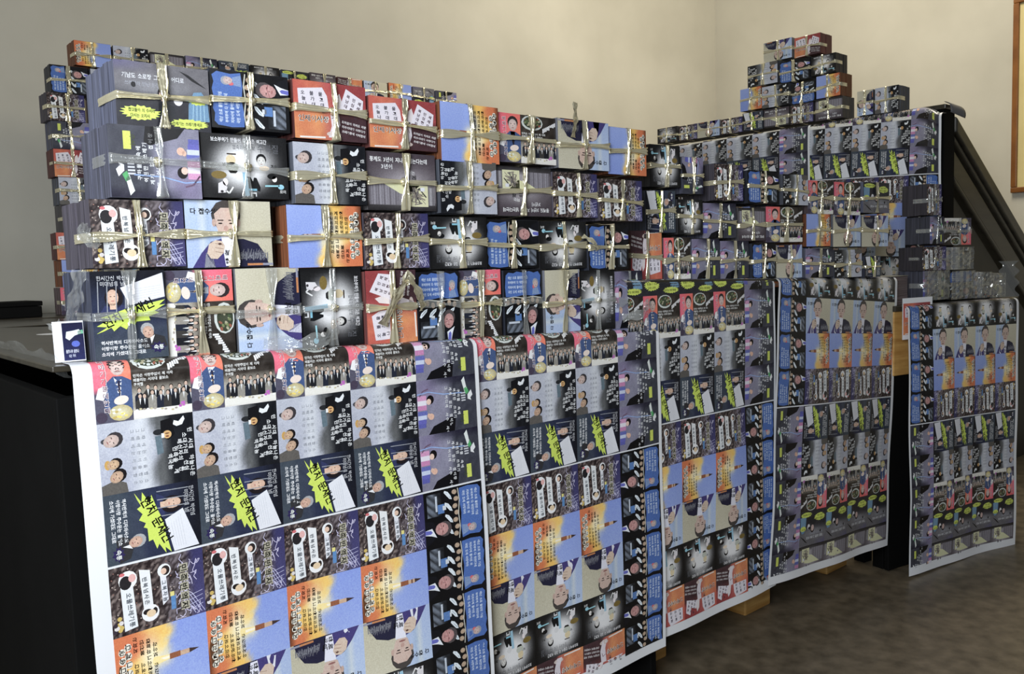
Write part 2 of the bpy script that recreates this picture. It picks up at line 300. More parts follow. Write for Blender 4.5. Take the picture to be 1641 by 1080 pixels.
def art_pink():
    a = Art(16, 12, 7); r = a.nr
    def f(u, v):
        c = mixc((236, 84, 120), (240, 110, 70), sstep(0, .9, u)); c = mixc(c, (226, 60, 74), sstep(.7, 1, v)*.5); return mixc(c, (86, 84, 104), sstep(.5, .4, v))
    a.grid(0, 0, 6, 12, 8, 10, f)
    def g(u, v):
        n = r.rand(*u.shape); c = mixc((66, 58, 52), (48, 42, 38), u); c = mixc(c, (166, 160, 148), sstep(.52, .36, v)); c = mixc(c, (236, 232, 226), sstep(.16, .06, v)); return c+(n[..., None]-.5)*22
    a.grid(6, 0, 16, 12, 12, 12, g)
    a.lay(1).poly([(1.5,2.4),(1.9,6.6),(3.1,7.7),(4.6,7.6),(6,6.8),(6,1.8),(4,1.6)], (58,84,134)); a.strip([(3.2,7.6),(4.5,7.6),(4.2,4.4),(3.9,3.9)], (236,238,244)); a.lay(1.5).strip([(3.75,6.9),(4.15,6.9),(4.15,4.6),(3.95,4.2)], (44,44,70)); a.line([(3.8,6.2),(4.1,5.9)], .16, (220,170,90)); a.line([(3.85,5.3),(4.15,5.0)], .16, (220,170,90))
    a.lay(1.2).head(3.9, 9.4, 1.45, (232,204,196), (52,44,46))
    a.lay(1.6).poly([(.2,4.2),(.7,5.9),(1.6,6.2),(2.0,5.2),(1.4,3.8)], (240,240,242)); a.ell(4.2,3.6,1.2,.75,(238,220,208),a=10)
    a.lay(2).ell(4.0,1.5,1.9,1.35,(226,220,186),(190,176,120)); a.ell(.9,1.0,.9,.9,(72,62,82)); a.lay(2.4)
    for k in range(14): a.ell(4+1.5*(a.r.random()-.5)*1.7, 1.5+(a.r.random()-.5)*1.7, .3, .2, ((240,214,90),(230,240,226),(196,170,80))[k % 3], n=6, jit=.2*a.r.random())
    for k, ch in enumerate('배때기가불대한데'): a.lay(2.6).text(ch, 1.0+.05*k, 10.2-1.22*k, 1.15, (238,232,236)); a.lay(2.9).text(ch, 1.06+.05*k, 10.26-1.22*k, 1.0, (110,60,76), bold=0)
    a.lay(1).ell(9.3,10.2,3.0,1.9,(206,212,208)); a.lay(1.4).ell(9.4,10.3,2.55,1.5,(74,80,62),(58,66,50)); a.lay(1.8)
    for k in range(22): a.ell(9.4+4.2*(a.r.random()-.5), 10.3+2.0*(a.r.random()-.5), .42, .24, ((120,132,84),(176,170,140),(150,84,60),(70,92,60))[k % 4], a=60*a.r.random(), n=6, jit=.2*a.r.random())
    for k in range(10): a.rect(12.2+.42*k, 7.9+.22*k+.6*a.r.random(), 12.55+.42*k, 9.0+.22*k, (236,236,238))
    a.lay(1.2)
    for k in range(3): a.text(('민하은 아랑주없이 제 아자','배불리는 시와대 꼴보소','구역질')[k], 6.3, 7.2-.75*k, .62, (226,226,224), sx=.95)
    for row in (0, 1):
        for k in range(7+row):
            x = 7.1+1.34*k-.6*row*(k > 0)+.25*a.r.random(); h = 5.0-1.0*row+.5*a.r.random(); z = 1+.5*row+.03*k
            a.lay(z).poly([(x-.8,1.3),(x-.75,h-1.15),(x-.3,h-.6),(x+.3,h-.6),(x+.75,h-1.15),(x+.8,1.3)], ((34,40,56),(62,60,58),(30,32,38),(150,146,138))[(k+row) % 4])
            a.lay(z+.2).strip([(x-.16,h-.6),(x+.16,h-.6),(x,h-1.7)], (224,226,228)); a.ell(x,h-.1,.36,.42,(34,28,28),n=8); a.lay(z+.3).ell(x,h-.22,.28,.38,(206,176,156),n=8)
    a.lay(2.2).rect(6.1,.2,16,1.5,(234,232,224)); a.lay(2.5)
    for k in range(16): a.ell(6.6+.6*k, .9+.8*a.r.random(), .28, .18, ((240,240,236),(200,190,150),(170,160,150))[k % 3], n=6)
    for k in range(5): a.ell(14.2+.4*(a.r.random()-.5)*2, 1.6+.7*(a.r.random()-.5), .3, .25, (190,90,190), n=6, jit=.1*k)
    return a
def art_grey():
    a = Art(16, 12, 8); r = a.nr
    def f(u, v):
        n = r.rand(*u.shape); c = mixc((172, 176, 194), (186, 190, 204), v); c = mixc(c, (206, 210, 218), np.exp(-((u-.44)/.10)**2)); c = mixc(c, (92, 94, 96), sstep(.52, .64, u+.05*np.sin(8*v))); c = mixc(c, (26, 28, 34), sstep(.64, .78, u)); return c+(n[..., None]-.5)*12
    a.grid(0, 0, 16, 12, 20, 12, f)
    a.lay(1).head(2.2, 9.0, 1.3, (216,190,180), (60,56,60), a=-70); a.head(2.2, 5.0, 1.0, (214,176,136), (28,24,26), a=-75); a.ell(1.2,5.0,.5,.8,(196,150,60)); a.head(2.6, 2.9, 1.15, (208,170,140), (30,26,28), a=-60); a.lay(.8).poly([(0,0),(0,1.6),(2.4,2.4),(4.0,1.6),(4.2,0)], (96,92,88))
    a.lay(1).ell(1.0,9.0,.6,.45,(70,70,76))
    for k in range(3):
        for j, ch in enumerate('그때에는이을합소서'[:8]): a.text(ch, 5.2+.9*k, 10.4-1.25*j, .7, (150,154,164), a=-90)
    a.poly([(9.4,5.4),(9.2,8.6),(10.3,8.7),(10.5,5.6)], (96,116,128)); a.ell(9.8,9.3,.9,.5,(40,42,46)); a.poly([(10.2,8.4),(10.3,11.2),(12.2,11.5),(12.6,8.6),(11.5,7.7)], (22,22,26))
    a.lay(1.5).ell(11.3,8.7,.75,.7,(214,166,98)); a.lay(2).ell(11.3,8.9,.4,.12,(110,70,40),n=7); a.ell(11.3,8.4,.3,.14,(120,60,40),n=7); a.lay(1.5).rect(10.3,8.2,10.8,9.0,(236,238,240))
    a.poly([(12.4,10.3),(12.6,11.0),(13.4,10.7),(14.3,11.6),(14.5,11.0),(14.0,10.1),(13.0,9.9)], (232,236,240))
    for x, y, t in ((14.9,9.4,'민 시대 하늘나은'),(13.9,8.6,'소대가리 선심'),(13.0,7.6,'배신자의 한'),(12.1,6.4,'민족을 계'),(11.2,5.3,'역국놈')):
        for j, ch in enumerate(t): a.text(ch, x, y-.98*j, .92, (226,228,230), a=-90)
    return a
def art_yellow():
    a = Art(12, 16, 9); r = a.nr
    def f(u, v): n = r.rand(*u.shape); c = mixc((64, 74, 86), (38, 46, 74), sstep(.1, .5, v)); c = mixc(c, (22, 24, 34), sstep(.6, 1, v)); return mixc(c, (96, 104, 114), np.exp(-((v-.33)/.03)**2)*.5)+(n[..., None]-.5)*8
    a.grid(0, 0, 12, 16, 12, 14, f)
    a.lay(1).text('한시간신 박선넘', .9, 14.4, .92, (214,216,222), sx=.86, bold=0); a.text('미대넘의 남', 1.4, 13.4, .92, (214,216,222), sx=.86, bold=0)
    a.ell(3.5,11.2,1.5,1.9,(34,28,32)); a.poly([(1.2,8.6),(2.0,9.9),(5.2,9.9),(6.2,8.6)], (44,52,96)); a.lay(1.5).ell(3.3,11.3,.95,1.45,(226,190,164),(208,168,144)); a.rect(2.8,9.2,3.8,10.2,(220,184,158)); a.lay(2).ell(3.0,11.5,.16,.07,(40,30,30),n=6); a.ell(3.6,11.5,.16,.07,(40,30,30),n=6); a.ell(3.3,10.7,.28,.08,(180,80,80),n=6)
    for k in range(4): a.line([(.9+1.45*k,8.7),(1.1+1.45*k,14.2)], .16, (150,154,164))
    a.lay(2.5).poly([(4.6,13.0),(11.7,15.5),(11.9,11.1),(6.0,9.8)], (226,228,236)); a.lay(2.9)
    for k in range(6): a.line([(5.6+.3*k,12.5-.42*k),(11.2,13.2-.42*k)], .05, (196,198,208))
    a.lay(3.2).poly([(.4,5.0),(2.2,6.1),(.5,6.3),(2.6,7.5),(1.2,7.8),(3.4,8.5),(5.6,9.3),(7.8,9.9),(7.2,9.5),(10,10.2),(11.9,10.6),(10.8,9.6),(11.9,9.7),(10,8.6),(10.8,8.2),(9,7.6),(9.2,6.9),(6.9,6.8),(6.6,6.2),(5.9,6.6),(5.2,5.5),(4.2,6.2),(3.2,5.3),(2.8,6.0),(1.6,5.4)], (204,226,66))
    a.lay(3.7).text('현치 문재인', 1.9, 5.9, 2.1, (20,22,14), a=24, sx=.86)
    a.lay(1).poly([(7.4,2.6),(8.0,3.9),(9.6,4.4),(11.4,3.8),(11.9,2.0),(8,1.6)], (52,52,56)); a.lay(1.4).head(8.7, 4.9, 1.15, (220,176,152), (166,168,172), a=14); a.lay(1.9).strip([(9.0,3.7),(9.8,4.2),(9.2,2.6)], (232,232,236))
    a.lay(1.2).burst(10.3, 1.9, 1.5, 1.1, (40,32,84), 9); a.lay(1.8).text('속통', 9.5, 1.55, .95, (226,232,226))
    a.lay(1)
    for k in range(3): a.text(('역사반역의 디자와사소도','이랑이랑 주수문는 꼴이소','소의에 가셨대도 그대로')[k], 1.0, 3.0-1.0*k, .78, (232,234,238), sx=.92)
    return a
def art_blue():
    a = Art(12, 16, 10)
    a.grid(0, 0, 12, 16, 6, 8, lambda u, v: mixc((16, 17, 20), (22, 22, 28), v))
    a.lay(1).poly([(.5,9.6),(.3,12),(.6,14.8),(1.4,15.5),(3,15.3),(4,15.7),(6,15.4),(8,15.7),(9.4,15.3),(10.8,15.6),(11.6,14.6),(11.3,12),(11.7,9.9),(9,9.6),(6,9.9),(3,9.5)], (50,98,178)); a.lay(1.4)
    for k in range(4): a.text(('에난 소로 물된만 가심','부여부여 다 뒤만다네','지와시에 들어선 와','국민 도에 사장하라')[k], 1.2, 13.9-1.15*k, .8, (206,222,242), sx=.82)
    a.head(9.9, 12.6, .95, (216,190,186), (150,156,170), a=8); a.lay(1.3).poly([(8.8,9.9),(9,11.4),(10.6,11.6),(11.2,9.9)], (120,146,190)); a.lay(1.7).ell(9.3,11.9,.4,.55,(210,80,90),n=8)
    a.lay(1.6).line([(.4,9.2),(3,9.5),(6,9.1),(9,9.4),(11.6,9.0)], .22, (206,206,196))
    for k in range(7): a.lay(1+.02*k).head(1.1+1.55*k, 8.3+.4*(k % 2), .68, (206,178,150), (38,32,32), a=10*(k % 3-1))
    a.lay(1.9)
    for k in range(4):
        x = 1.3+2.6*k; a.poly([(x-.9,5.6),(x-.5,6.5),(x+.4,7.2),(x+1.3,7.5),(x+1.1,6.8),(x+.2,6.0),(x-.5,5.4)], (226,236,244)); a.line([(x-.4,6.0),(x+.9,7.1)], .12, (120,140,160))
    a.lay(1).grid(.6,.8,5.6,4.6,8,6,lambda u, v: mixc((30,32,36),(120,130,146),np.abs(np.sin(17*u+5*v))*sstep(1,.3,v))); a.lay(1.5).rect(3.2,3.6,5.2,5.3,(70,120,186)); a.rect(3.6,4.9,4.6,5.8,(214,220,226)); a.rect(1.2,3.0,4.6,3.5,(196,206,220))
    a.lay(1).poly([(6.2,0),(6.6,2.2),(8.4,3.1),(10.8,2.2),(11.8,0)], (22,23,30)); a.lay(1.5).strip([(8.2,0),(8.0,1.8),(10.2,3.0),(9.6,1.6),(9.2,0)], (232,236,244)); a.lay(1.9).poly([(8.2,0),(8.4,1.5),(8.9,1.9),(9.2,1.4),(9.1,0)], (86,92,190))
    a.lay(2).head(8.6, 4.6, 1.75, (214,156,152), (84,76,78), a=-8); a.lay(3).line([(7.2,4.0),(8.8,4.6),(9.9,4.4)], .1, (150,70,80))
    return a
def art_purple():
    a = Art(16, 12, 11); r = a.nr
    def f(u, v):
        n = r.rand(*u.shape); c = mixc((128, 126, 148), (150, 150, 172), v); c = mixc(c, (112, 96, 140), np.exp(-((u-.15)/.2)**2-((v-.85)/.3)**2)*.6); c = mixc(c, (62, 64, 76), sstep(.45, .62, u)); c = mixc(c, (34, 32, 52), sstep(.8, 1, v)*sstep(.1, .5, u)); return c+(n[..., None]-.5)*16
    a.grid(0, 0, 16, 12, 18, 12, f)
    a.lay(1).poly([(2.6,0),(4,1.7),(9,3.2),(10,2.6),(9.6,0)], (18,17,22)); a.line([(0,9.0),(3,9.3),(7,8.4),(12,8.2)], .22, (134,168,224)); a.line([(.2,8),(1.5,9.6),(3,10)], .3, (110,84,110))
    for k, c in enumerate(((210,146,190),(228,224,236),(200,124,176))): a.rect(.1,7.6-1.05*k,2.4,8.65-1.05*k,c)
    for k, c in enumerate(((86,96,178),(196,206,232),(84,84,180),(76,80,170))): a.rect(.1,4.4-.9*k,2.5-.15*k,5.3-.9*k,c)
    a.lay(1.4).ell(3.4,7.6,.95,1.0,(22,18,22)); a.lay(1.8).ell(3.0,7.2,.62,.66,(232,196,178)); a.ell(3.5,3.9,.75,.7,(224,176,152)); a.ell(2.9,4.2,.4,.5,(226,184,160))
    a.lay(1)
    for x, t in ((7.4,'그 어디에 사수 사어'),(8.5,'계계 없는 잡이장'),(9.6,'여된만 쓰레기'),(10.7,'구하물 속에')):
        for j, ch in enumerate(t): a.text(ch, x, 10.2-.98*j-.3*(x-7), .86, (226,228,232), a=-90)
    a.rect(12.2,1.0,13.5,4.0,(208,220,72)); a.lay(1.4).text('수사', 12.3, 1.4, 1.1, (70,80,20), a=90, bold=0)
    a.lay(1).poly([(12.0,10.9),(12.8,11.7),(13.4,9.0),(12.8,8.2)], (226,232,230)); a.poly([(12.6,9.0),(13.4,9.4),(14.0,8.2),(13.2,7.6)], (70,170,96)); a.poly([(13.6,7.6),(14.6,8.6),(15.0,7.4),(14.2,6.6),(14.6,6.2),(13.6,6.6)], (230,232,234))
    for k in range(4): a.rect(11.7+.05*k, 6.4-.55*k+1.5, 13, 6.7-.55*k+1.5, (200,202,210))
    return a
def art_banner():
    a = Art(16, 12, 12); r = a.nr
    def f(u, v):
        n = r.rand(*u.shape); c = mixc((38, 29, 31), (150, 134, 128), n**2.2); c = mixc(c, (120, 112, 122), sstep(.5, .62, u)*.8*n); c = mixc(c, mixc((70, 66, 118), (50, 48, 100), v), sstep(.78, .92, u)); return c
    a.grid(0, 0, 16, 12, 40, 26, f)
    a.lay(.5)
    for k in range(110): x = 10.5*a.r.random(); y = 12*a.r.random(); a.rect(x, y, x+.22, y+.2, ((176,160,150),(30,24,26),(140,100,90))[k % 3], jit=.3*a.r.random())
    for k in range(10): a.ell(.4+1.2*a.r.random(), .3+3.4*a.r.random(), .4, .4, ((206,176,80),(222,216,214),(60,50,60))[k % 3], n=7, jit=.3*a.r.random())
    a.lay(1).poly([(1.7,9.2),(3.7,9.2),(4.2,1.0),(2.0,.7)], (230,234,238)); a.poly([(4.9,10.7),(6.7,10.2),(7.0,2.6),(5.4,2.6)], (232,234,236)); a.poly([(8.3,9.4),(9.3,9.6),(9.6,4.2),(8.6,3.4)], (228,230,238))
    a.lay(1.4).ell(3.0,9.4,1.55,1.6,(236,236,238)); a.ell(6.4,2.7,1.5,1.5,(238,238,240)); a.ell(9.1,9.5,1.15,1.2,(234,236,238)); a.lay(1.8).ell(2.6,9.0,1.0,1.2,(40,38,42)); a.lay(2.1).ell(3.7,9.6,.6,.7,(226,170,166)); a.ell(2.1,10.5,.45,.3,(206,90,96)); a.ell(6.5,2.6,.8,.65,(228,200,160)); a.lay(1.9).ell(5.9,3.0,.75,.5,(40,34,34)); a.ell(7.2,2.9,.4,.6,(44,38,38)); a.ell(9.3,9.5,.75,.85,(48,40,40)); a.lay(2.3).ell(9.0,9.4,.5,.55,(226,190,166))
    a.lay(1.9)
    for x, y, t, s in ((2.6,7.2,'오물쓰레기통',1.0),(5.4,9.2,'반북넘사은',.9),(8.6,7.8,'그북자놈',.85)):
        for j, ch in enumerate(t): a.text(ch, x+.06*j, y-1.02*j, s, (60,70,82), a=-90)
    a.lay(1.2)
    for k in range(24):
        x = 10.6+4.2*a.r.random(); y = 12*a.r.random(); p = [(x, y)]
        for j in range(5): x += 1.5*(a.r.random()-.5); y += 2.2*(a.r.random()-.5); p.append((min(max(x,10.2),15.6), min(max(y,.2),11.8)))
        a.line(p, .11, (204,198,230)); a.z += .015
    for k in range(4): a.line([(12.2+.5*k,4.2),(14.2+.55*k,.4)], .1, (190,190,230)); a.line([(12.2+.3*k,3.6-.8*k),(15.6,4.3-.8*k)], .09, (190,190,230)); a.z += .02
    a.lay(1.7)
    for j, ch in enumerate('민족반역자'): a.lay(1.7).rect(11.7,8.4-1.7*j,13.2,9.9-1.7*j,(176,170,150)); a.lay(2).text(ch, 11.75, 9.8-1.7*j, 1.5, (34,36,30), a=-90)
    a.lay(1.6).rect(10,2.2,10.8,4.6,(70,130,190)); a.rect(9.9,4.6,10.6,5.4,(226,216,120))
    return a
def art_burst():
    a = Art(16, 12, 13); r = a.nr
    def f(u, v): n = r.rand(*u.shape); c = mixc((44, 44, 52), (108, 106, 112), sstep(.4, .7, v)); c = mixc(c, (96, 92, 128), sstep(.8, 1, v)*sstep(.5, 0, u)); c = mixc(c, (172, 174, 182), np.exp(-((v-.62)/.12)**2-((u-.45)/.35)**2)*.55); return c+(n[..., None]-.5)*12
    a.grid(0, 0, 16, 12, 16, 12, f)
    a.lay(1).text('기남도 소로장 그 보속 어디로', 1.2, 9.0, 1.05, (214,216,222), sx=.78); a.text('쓰레기와 만난 인간쓰레기', 1.6, 7.7, .9, (160,164,176), sx=.78, bold=0)
    a.poly([(10.8,11.2),(13,9.5),(15.7,8.2),(12.4,10.6)], (34,34,38)); a.poly([(12,2),(12.2,5),(13.2,7.4),(14.6,7.6),(15.6,6),(15.8,2)], (96,140,176)); a.lay(1.3)
    for k in range(4): a.line([(12.8+.7*k,2),(13.1+.6*k,5.6)], .14, (150,190,214))
    a.head(8.0, 6.3, 1.1, (224,190,182), (40,36,40)); a.poly([(6.2,2.2),(6.8,4.6),(8.2,5.0),(9.6,4.4),(10.2,2.2)], (36,38,46)); a.ell(10.4,5.6,.8,1.0,(228,226,230)); a.lay(1.7).ell(9.9,6.1,.9,.5,(34,34,40)); a.ell(3,7.8,.4,.5,(30,30,34))
    a.lay(2).burst(4.0, 2.7, 3.5, 1.5, (210,226,76), 18, k=.74); a.burst(12.2, 1.3, 3.7, 1.0, (210,226,76), 18, k=.78); a.burst(13.9, 5.9, 2.1, 1.0, (210,226,76), 14, k=.76)
    a.lay(2.5).text('잡것들아 의 수사라', 1.9, 2.9, .75, (50,56,20), sx=.72); a.text('다시는 오지사', 2.2, 1.9, .75, (50,56,20), sx=.72); a.text('쓰레기는 쓰레기통에로', 9.2, 1.0, .75, (50,56,20), sx=.72); a.text('여기가 어디', 12.6, 5.9, .65, (50,56,20), sx=.7)
    return a
def art_papers():
    a = Art(16, 12, 14); r = a.nr
    def f(u, v):
        n = r.rand(*u.shape); c = mixc((84, 78, 82), (74, 64, 72), v); c = mixc(c, (178, 172, 180), sstep(.95, .5, v)*np.exp(-((u-.55)/.4)**2)*.9); return mixc(c, (40, 38, 40), sstep(.16, .04, v))+(n[..., None]-.5)*8
    a.grid(0, 0, 16, 12, 16, 12, f)
    a.lay(1).grid(.5,1.2,7.6,6.0,28,3,lambda u, v: mixc((150,146,156),(96,90,98),(np.sin(70*u)+.6*np.sin(31*u))*.5+.3)+0*v[...,None]); a.grid(13.2,1.2,15.6,5,10,2,lambda u, v: mixc((168,166,172),(110,106,112),np.sin(50*u)*.5+.5)+0*v[...,None])
    a.lay(1.5).poly([(2.6,6.2),(9.4,6.3),(12.5,5.8),(9.6,3.2),(7.4,3.6),(5,4.9)], (222,222,176)); a.rect(9.2,.9,14.0,5.4,(222,220,178)); a.lay(2)
    for k in range(26): a.line([(9.6+4*a.r.random(),1.2+3.9*a.r.random()),(9.6+4*a.r.random(),1.2+3.9*a.r.random())], .28*a.r.random()+.08, ((66,62,64),(120,114,112),(150,140,126))[k % 3]); a.z += .012
    a.rect(12.2,4.2,13.2,5.0,(226,228,236)); a.lay(1.2).text('풍계도 3년이 지나물 넘는다는데', .8, 10.1, 1.12, (236,236,238), sx=.86); a.text('3년이', 3.3, 8.7, 1.1, (228,228,232)); a.text('하는', 9.2, 7.7, 1.0, (228,228,232)); a.text('쓰레', 8.4, 6.5, 1.2, (40,38,40), sp=1.7)
    return a
prepare_glyphs('.0123456789가간것계고구국그기까꼴나난남넘네년놈는늘다대데도된뒤들디때라랑레로리만문물미민박반배보부북불사서선셨소속수시신심쓰아어없에여역오와은을의이인자잡장재제족주지질천치통풍하한합현화')
ART = {}
for nm_, fn in dict(rocket=art_rocket,face=art_face,red=art_red,glow=art_glow,pink=art_pink,grey=art_grey,yellow=art_yellow,blue=art_blue,purple=art_purple,banner=art_banner,burst=art_burst,papers=art_papers).items():
    A_ = fn(); ART[nm_] = (A_.W, A_.H)+A_.done()
def art_rot(nm_, rt_):
    W, H, T, C, Z = ART[nm_]; x, y = T[..., 0], T[..., 1]
    if rt_ == 1: T = np.stack([H-y, x], -1); W, H = H, W       # top goes left
    elif rt_ == 2: T = np.stack([W-x, H-y], -1)
    elif rt_ == 3: T = np.stack([y, W-x], -1); W, H = H, W      # top goes right
    return W, H, T, C, Z
LAYER = 0.00016
def soup_mesh(name, P, C, material):
    n = len(P); V = np.round(P.reshape(-1, 3), 6); K = np.concatenate([V, np.round(C.reshape(-1, 3), 4)], 1)
    kv = np.ascontiguousarray(K.astype(np.float32)).view(np.dtype((np.void, 24))).ravel()
    _, idx, inv = np.unique(kv, return_index=True, return_inverse=True); inv = inv.ravel().reshape(-1, 3)
    ok = (inv[:, 0] != inv[:, 1]) & (inv[:, 1] != inv[:, 2]) & (inv[:, 0] != inv[:, 2]); F = inv[ok]
    me = bpy.data.meshes.new(name); me.vertices.add(len(idx)); me.vertices.foreach_set('co', K[idx, :3].astype(np.float32).ravel())
    me.loops.add(len(F)*3); me.loops.foreach_set('vertex_index', F.ravel().astype(np.int32))
    me.polygons.add(len(F)); me.polygons.foreach_set('loop_start', np.arange(0, len(F)*3, 3, dtype=np.int32)); me.polygons.foreach_set('use_smooth', np.ones(len(F), bool))
    at_ = me.color_attributes.new('Col', 'FLOAT_COLOR', 'POINT'); cc = np.ones((len(idx), 4), np.float32); cc[:, :3] = K[idx, 3:]; at_.data.foreach_set('color', cc.ravel())
    me.update(calc_edges=True); me.materials.append(material); return me
def ccw(T, C):
    a = (T[:,1,0]-T[:,0,0])*(T[:,2,1]-T[:,0,1])-(T[:,1,1]-T[:,0,1])*(T[:,2,0]-T[:,0,0]); f = a < 0
    T = T.copy(); C = np.array(C); T[f] = T[f][:, ::-1]; C[f] = C[f][:, ::-1]; k = np.abs(a) > 1e-7; return T, C, k
FACE = {}
def face_mesh(nm_, rt_):
    if (nm_, rt_) not in FACE:
        W, H, T, C, Z = art_rot(nm_, rt_); T, C, k = ccw(T, C); T, C, Z = T[k], C[k], Z[k]
        P = np.empty(T.shape[:2]+(3,)); P[..., 0] = (T[..., 0]-W/2)*.01; P[..., 2] = (T[..., 1]-H/2)*.01; P[..., 1] = -0.0002-Z[:, None]*LAYER
        FACE[(nm_, rt_)] = (soup_mesh('top_leaflet', P, C, M['print']), W*.01, H*.01)
    return FACE[(nm_, rt_)]
# ------------------------------------------------------------------ tables and fixed furniture
def table(label, x0, x1, y0, y1, top, feet, rz=0.0, bottom=-0.46, cat='table', tilt=0.0):
    t = tag(empty('display_table', (x0, y0, FLOOR), rz), label, cat); w, d, h = x1-x0, y1-y0, top-FLOOR
    tt = bevbox('table_top', 0, w, 0, d, -0.010, 0, M['board'], t, 0.002); tt.location.z = h; tt.rotation_euler = (0, tilt, 0); h -= w*tilt+0.008
    bevbox('skirt', 0.002, w-0.004, 0.004, 0.026, bottom-FLOOR, h, M['black'], t, 0.003)
    bevbox('side_panel', 0.002, 0.026, 0.026, d-0.02, 0.02, h, M['black'], t, 0.003)
    bevbox('back_panel', 0.03, w-0.03, d-0.05, d-0.02, 0.0, h, M['black'], t, 0.003)
    bevbox('base_frame', 0.03, w-0.012, 0.05, d-0.06, bottom-FLOOR-0.03, bottom-FLOOR, M['black'], t, 0.003)
    for fx, fy in feet: bevbox('foot', fx-x0, fx-x0+0.16, fy-y0, fy-y0+0.34, 0, bottom-FLOOR-0.03, M['wood'], t, 0.006)
    return t
tA = table('long black-skirted display table under the nearest leaflet wall', -0.055, 1.44, 0.014, 2.34, 0.345, [(1.20, 0.20)], tilt=0.03)
tB = table('taller dark display table on pale wooden blocks, under middle leaflet wall', 1.445, 2.835, 0.014, 2.34, 0.432, [(1.52, 0.17), (2.115, 0.17), (2.675, 0.17)], tilt=0.027)
tR = table('low dark table along the back wall carrying the rear left stack', -0.055, 2.90, 2.345, 2.80, 0.333, [])
tE = tag(empty('display_table', (2.86, 0.03, FLOOR), TH_E), 'low dark display table holding film-wrapped bundles beside the stairs', 'table')
hE = 0.283-FLOOR
bevbox('table_top', 0, 0.80, -0.045, 0.17, hE-0.022, hE, M['board'], tE, 0.003)
bevbox('skirt', 0.0, 0.79, -0.02, 0.0, 0.01, hE-0.022, M['black'], tE, 0.003)  # table skirt run to the floor, its black standing in for the gap's shade
bevbox('apron', 0.005, 0.14, -0.036, -0.021, hE-0.27, hE-0.022, M['wood'], tE, 0.003)
for fx in (0.02, 0.74):
    for fy in (0.02, 0.11): bevbox('leg', fx, fx+0.05, fy, fy+0.05, 0, hE-0.022, M['black'], tE, 0.003)
bench = tag(empty('display_bench', (3.515, -0.02, FLOOR)), 'tall dark bench behind, hung with printed sheets under the leaflet pyramid', 'bench')
bevbox('bench_top', 0, 0.135, 0.10, 1.75, 1.12-FLOOR-0.02, 1.12-FLOOR, M['board'], bench, 0.003)
bevbox('bench_body', 0.012, 0.125, 0.11, 1.74, 0, 1.12-FLOOR-0.02, M['black'], bench, 0.003)
rs = tag(empty('riser_box', (0.91, 2.52, 0.333)), 'long black riser box under the rear left stack', 'riser')
bevbox('riser_body', 0, 1.92, 0, 0.12, 0, 0.560, M['black'], rs, 0.004); bevbox('riser_lid', -0.003, 1.923, -0.003, 0.123, 0.560, 0.582, M['black'], rs, 0.003)

# staircase with a sloping closed balustrade
st = tag(empty('staircase', (4.0, 0.36, FLOOR)), 'dark wooden staircase balustrade sloping down along the right wall', 'staircase')
def slope(name, zoff0, zoff1, y0, y1, material, x0=0.22, x1=1.75):
    def zz(x): return 1.30-0.605*(x+0.0)-FLOOR
    v = []
    for y in (y0, y1):
        v += [(x0, y, zz(x0)+zoff0), (x1, y, zz(x1)+zoff0), (x1, y, zz(x1)+zoff1), (x0, y, zz(x0)+zoff1)]
    f = [(0,1,2,3), (7,6,5,4), (0,4,5,1), (1,5,6,2), (2,6,7,3), (3,7,4,0)]
    o = mesh_obj(name, v, f, material, st); b = o.modifiers.new('bevel', 'BEVEL'); b.width = 0.012; b.segments = 3; return o
slope('handrail', -0.085, 0.0, -0.05, 0.05, M['stair']); slope('rail_moulding', -0.125, -0.085, -0.035, 0.035, M['stair'])
slope('stringer', -0.30, -0.155, -0.03, 0.03, M['stair']); slope('lower_moulding', -0.335, -0.30, -0.04, 0.04, M['stair'])
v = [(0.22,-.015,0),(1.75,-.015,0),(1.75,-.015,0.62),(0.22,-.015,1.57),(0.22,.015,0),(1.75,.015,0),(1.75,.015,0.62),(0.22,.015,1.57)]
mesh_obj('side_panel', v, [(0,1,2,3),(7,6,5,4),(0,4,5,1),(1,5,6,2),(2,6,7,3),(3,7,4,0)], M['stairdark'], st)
for k in range(7):
    zt = 1.42-0.17*k; bevbox('tread', 0.22+0.215*k, 0.46+0.215*k, 0.02, 0.95, zt-0.04, zt, M['stair'], st, 0.005)
bevbox('newel_post', 1.68, 1.80, -0.06, 0.06, 0, 1.08, M['stair'], st, 0.01)

fr = tag(empty('picture_frame', (WX, 0.16, 1.48)), 'brown wooden picture frame with yellowed mount on the right wall', 'picture')
for y0, y1, z0, z1 in ((-0.46,0.46,-0.625,-0.59),(-0.46,0.46,0.59,0.625),(-0.46,-0.425,-0.59,0.59),(0.425,0.46,-0.59,0.59)):
    bevbox('frame_bar', -0.035, -0.002, y0, y1, z0, z1, M['frame'], fr, 0.005)
bevbox('mount', -0.014, -0.003, -0.43, 0.43, -0.595, 0.595, M['mount'], fr, 0)

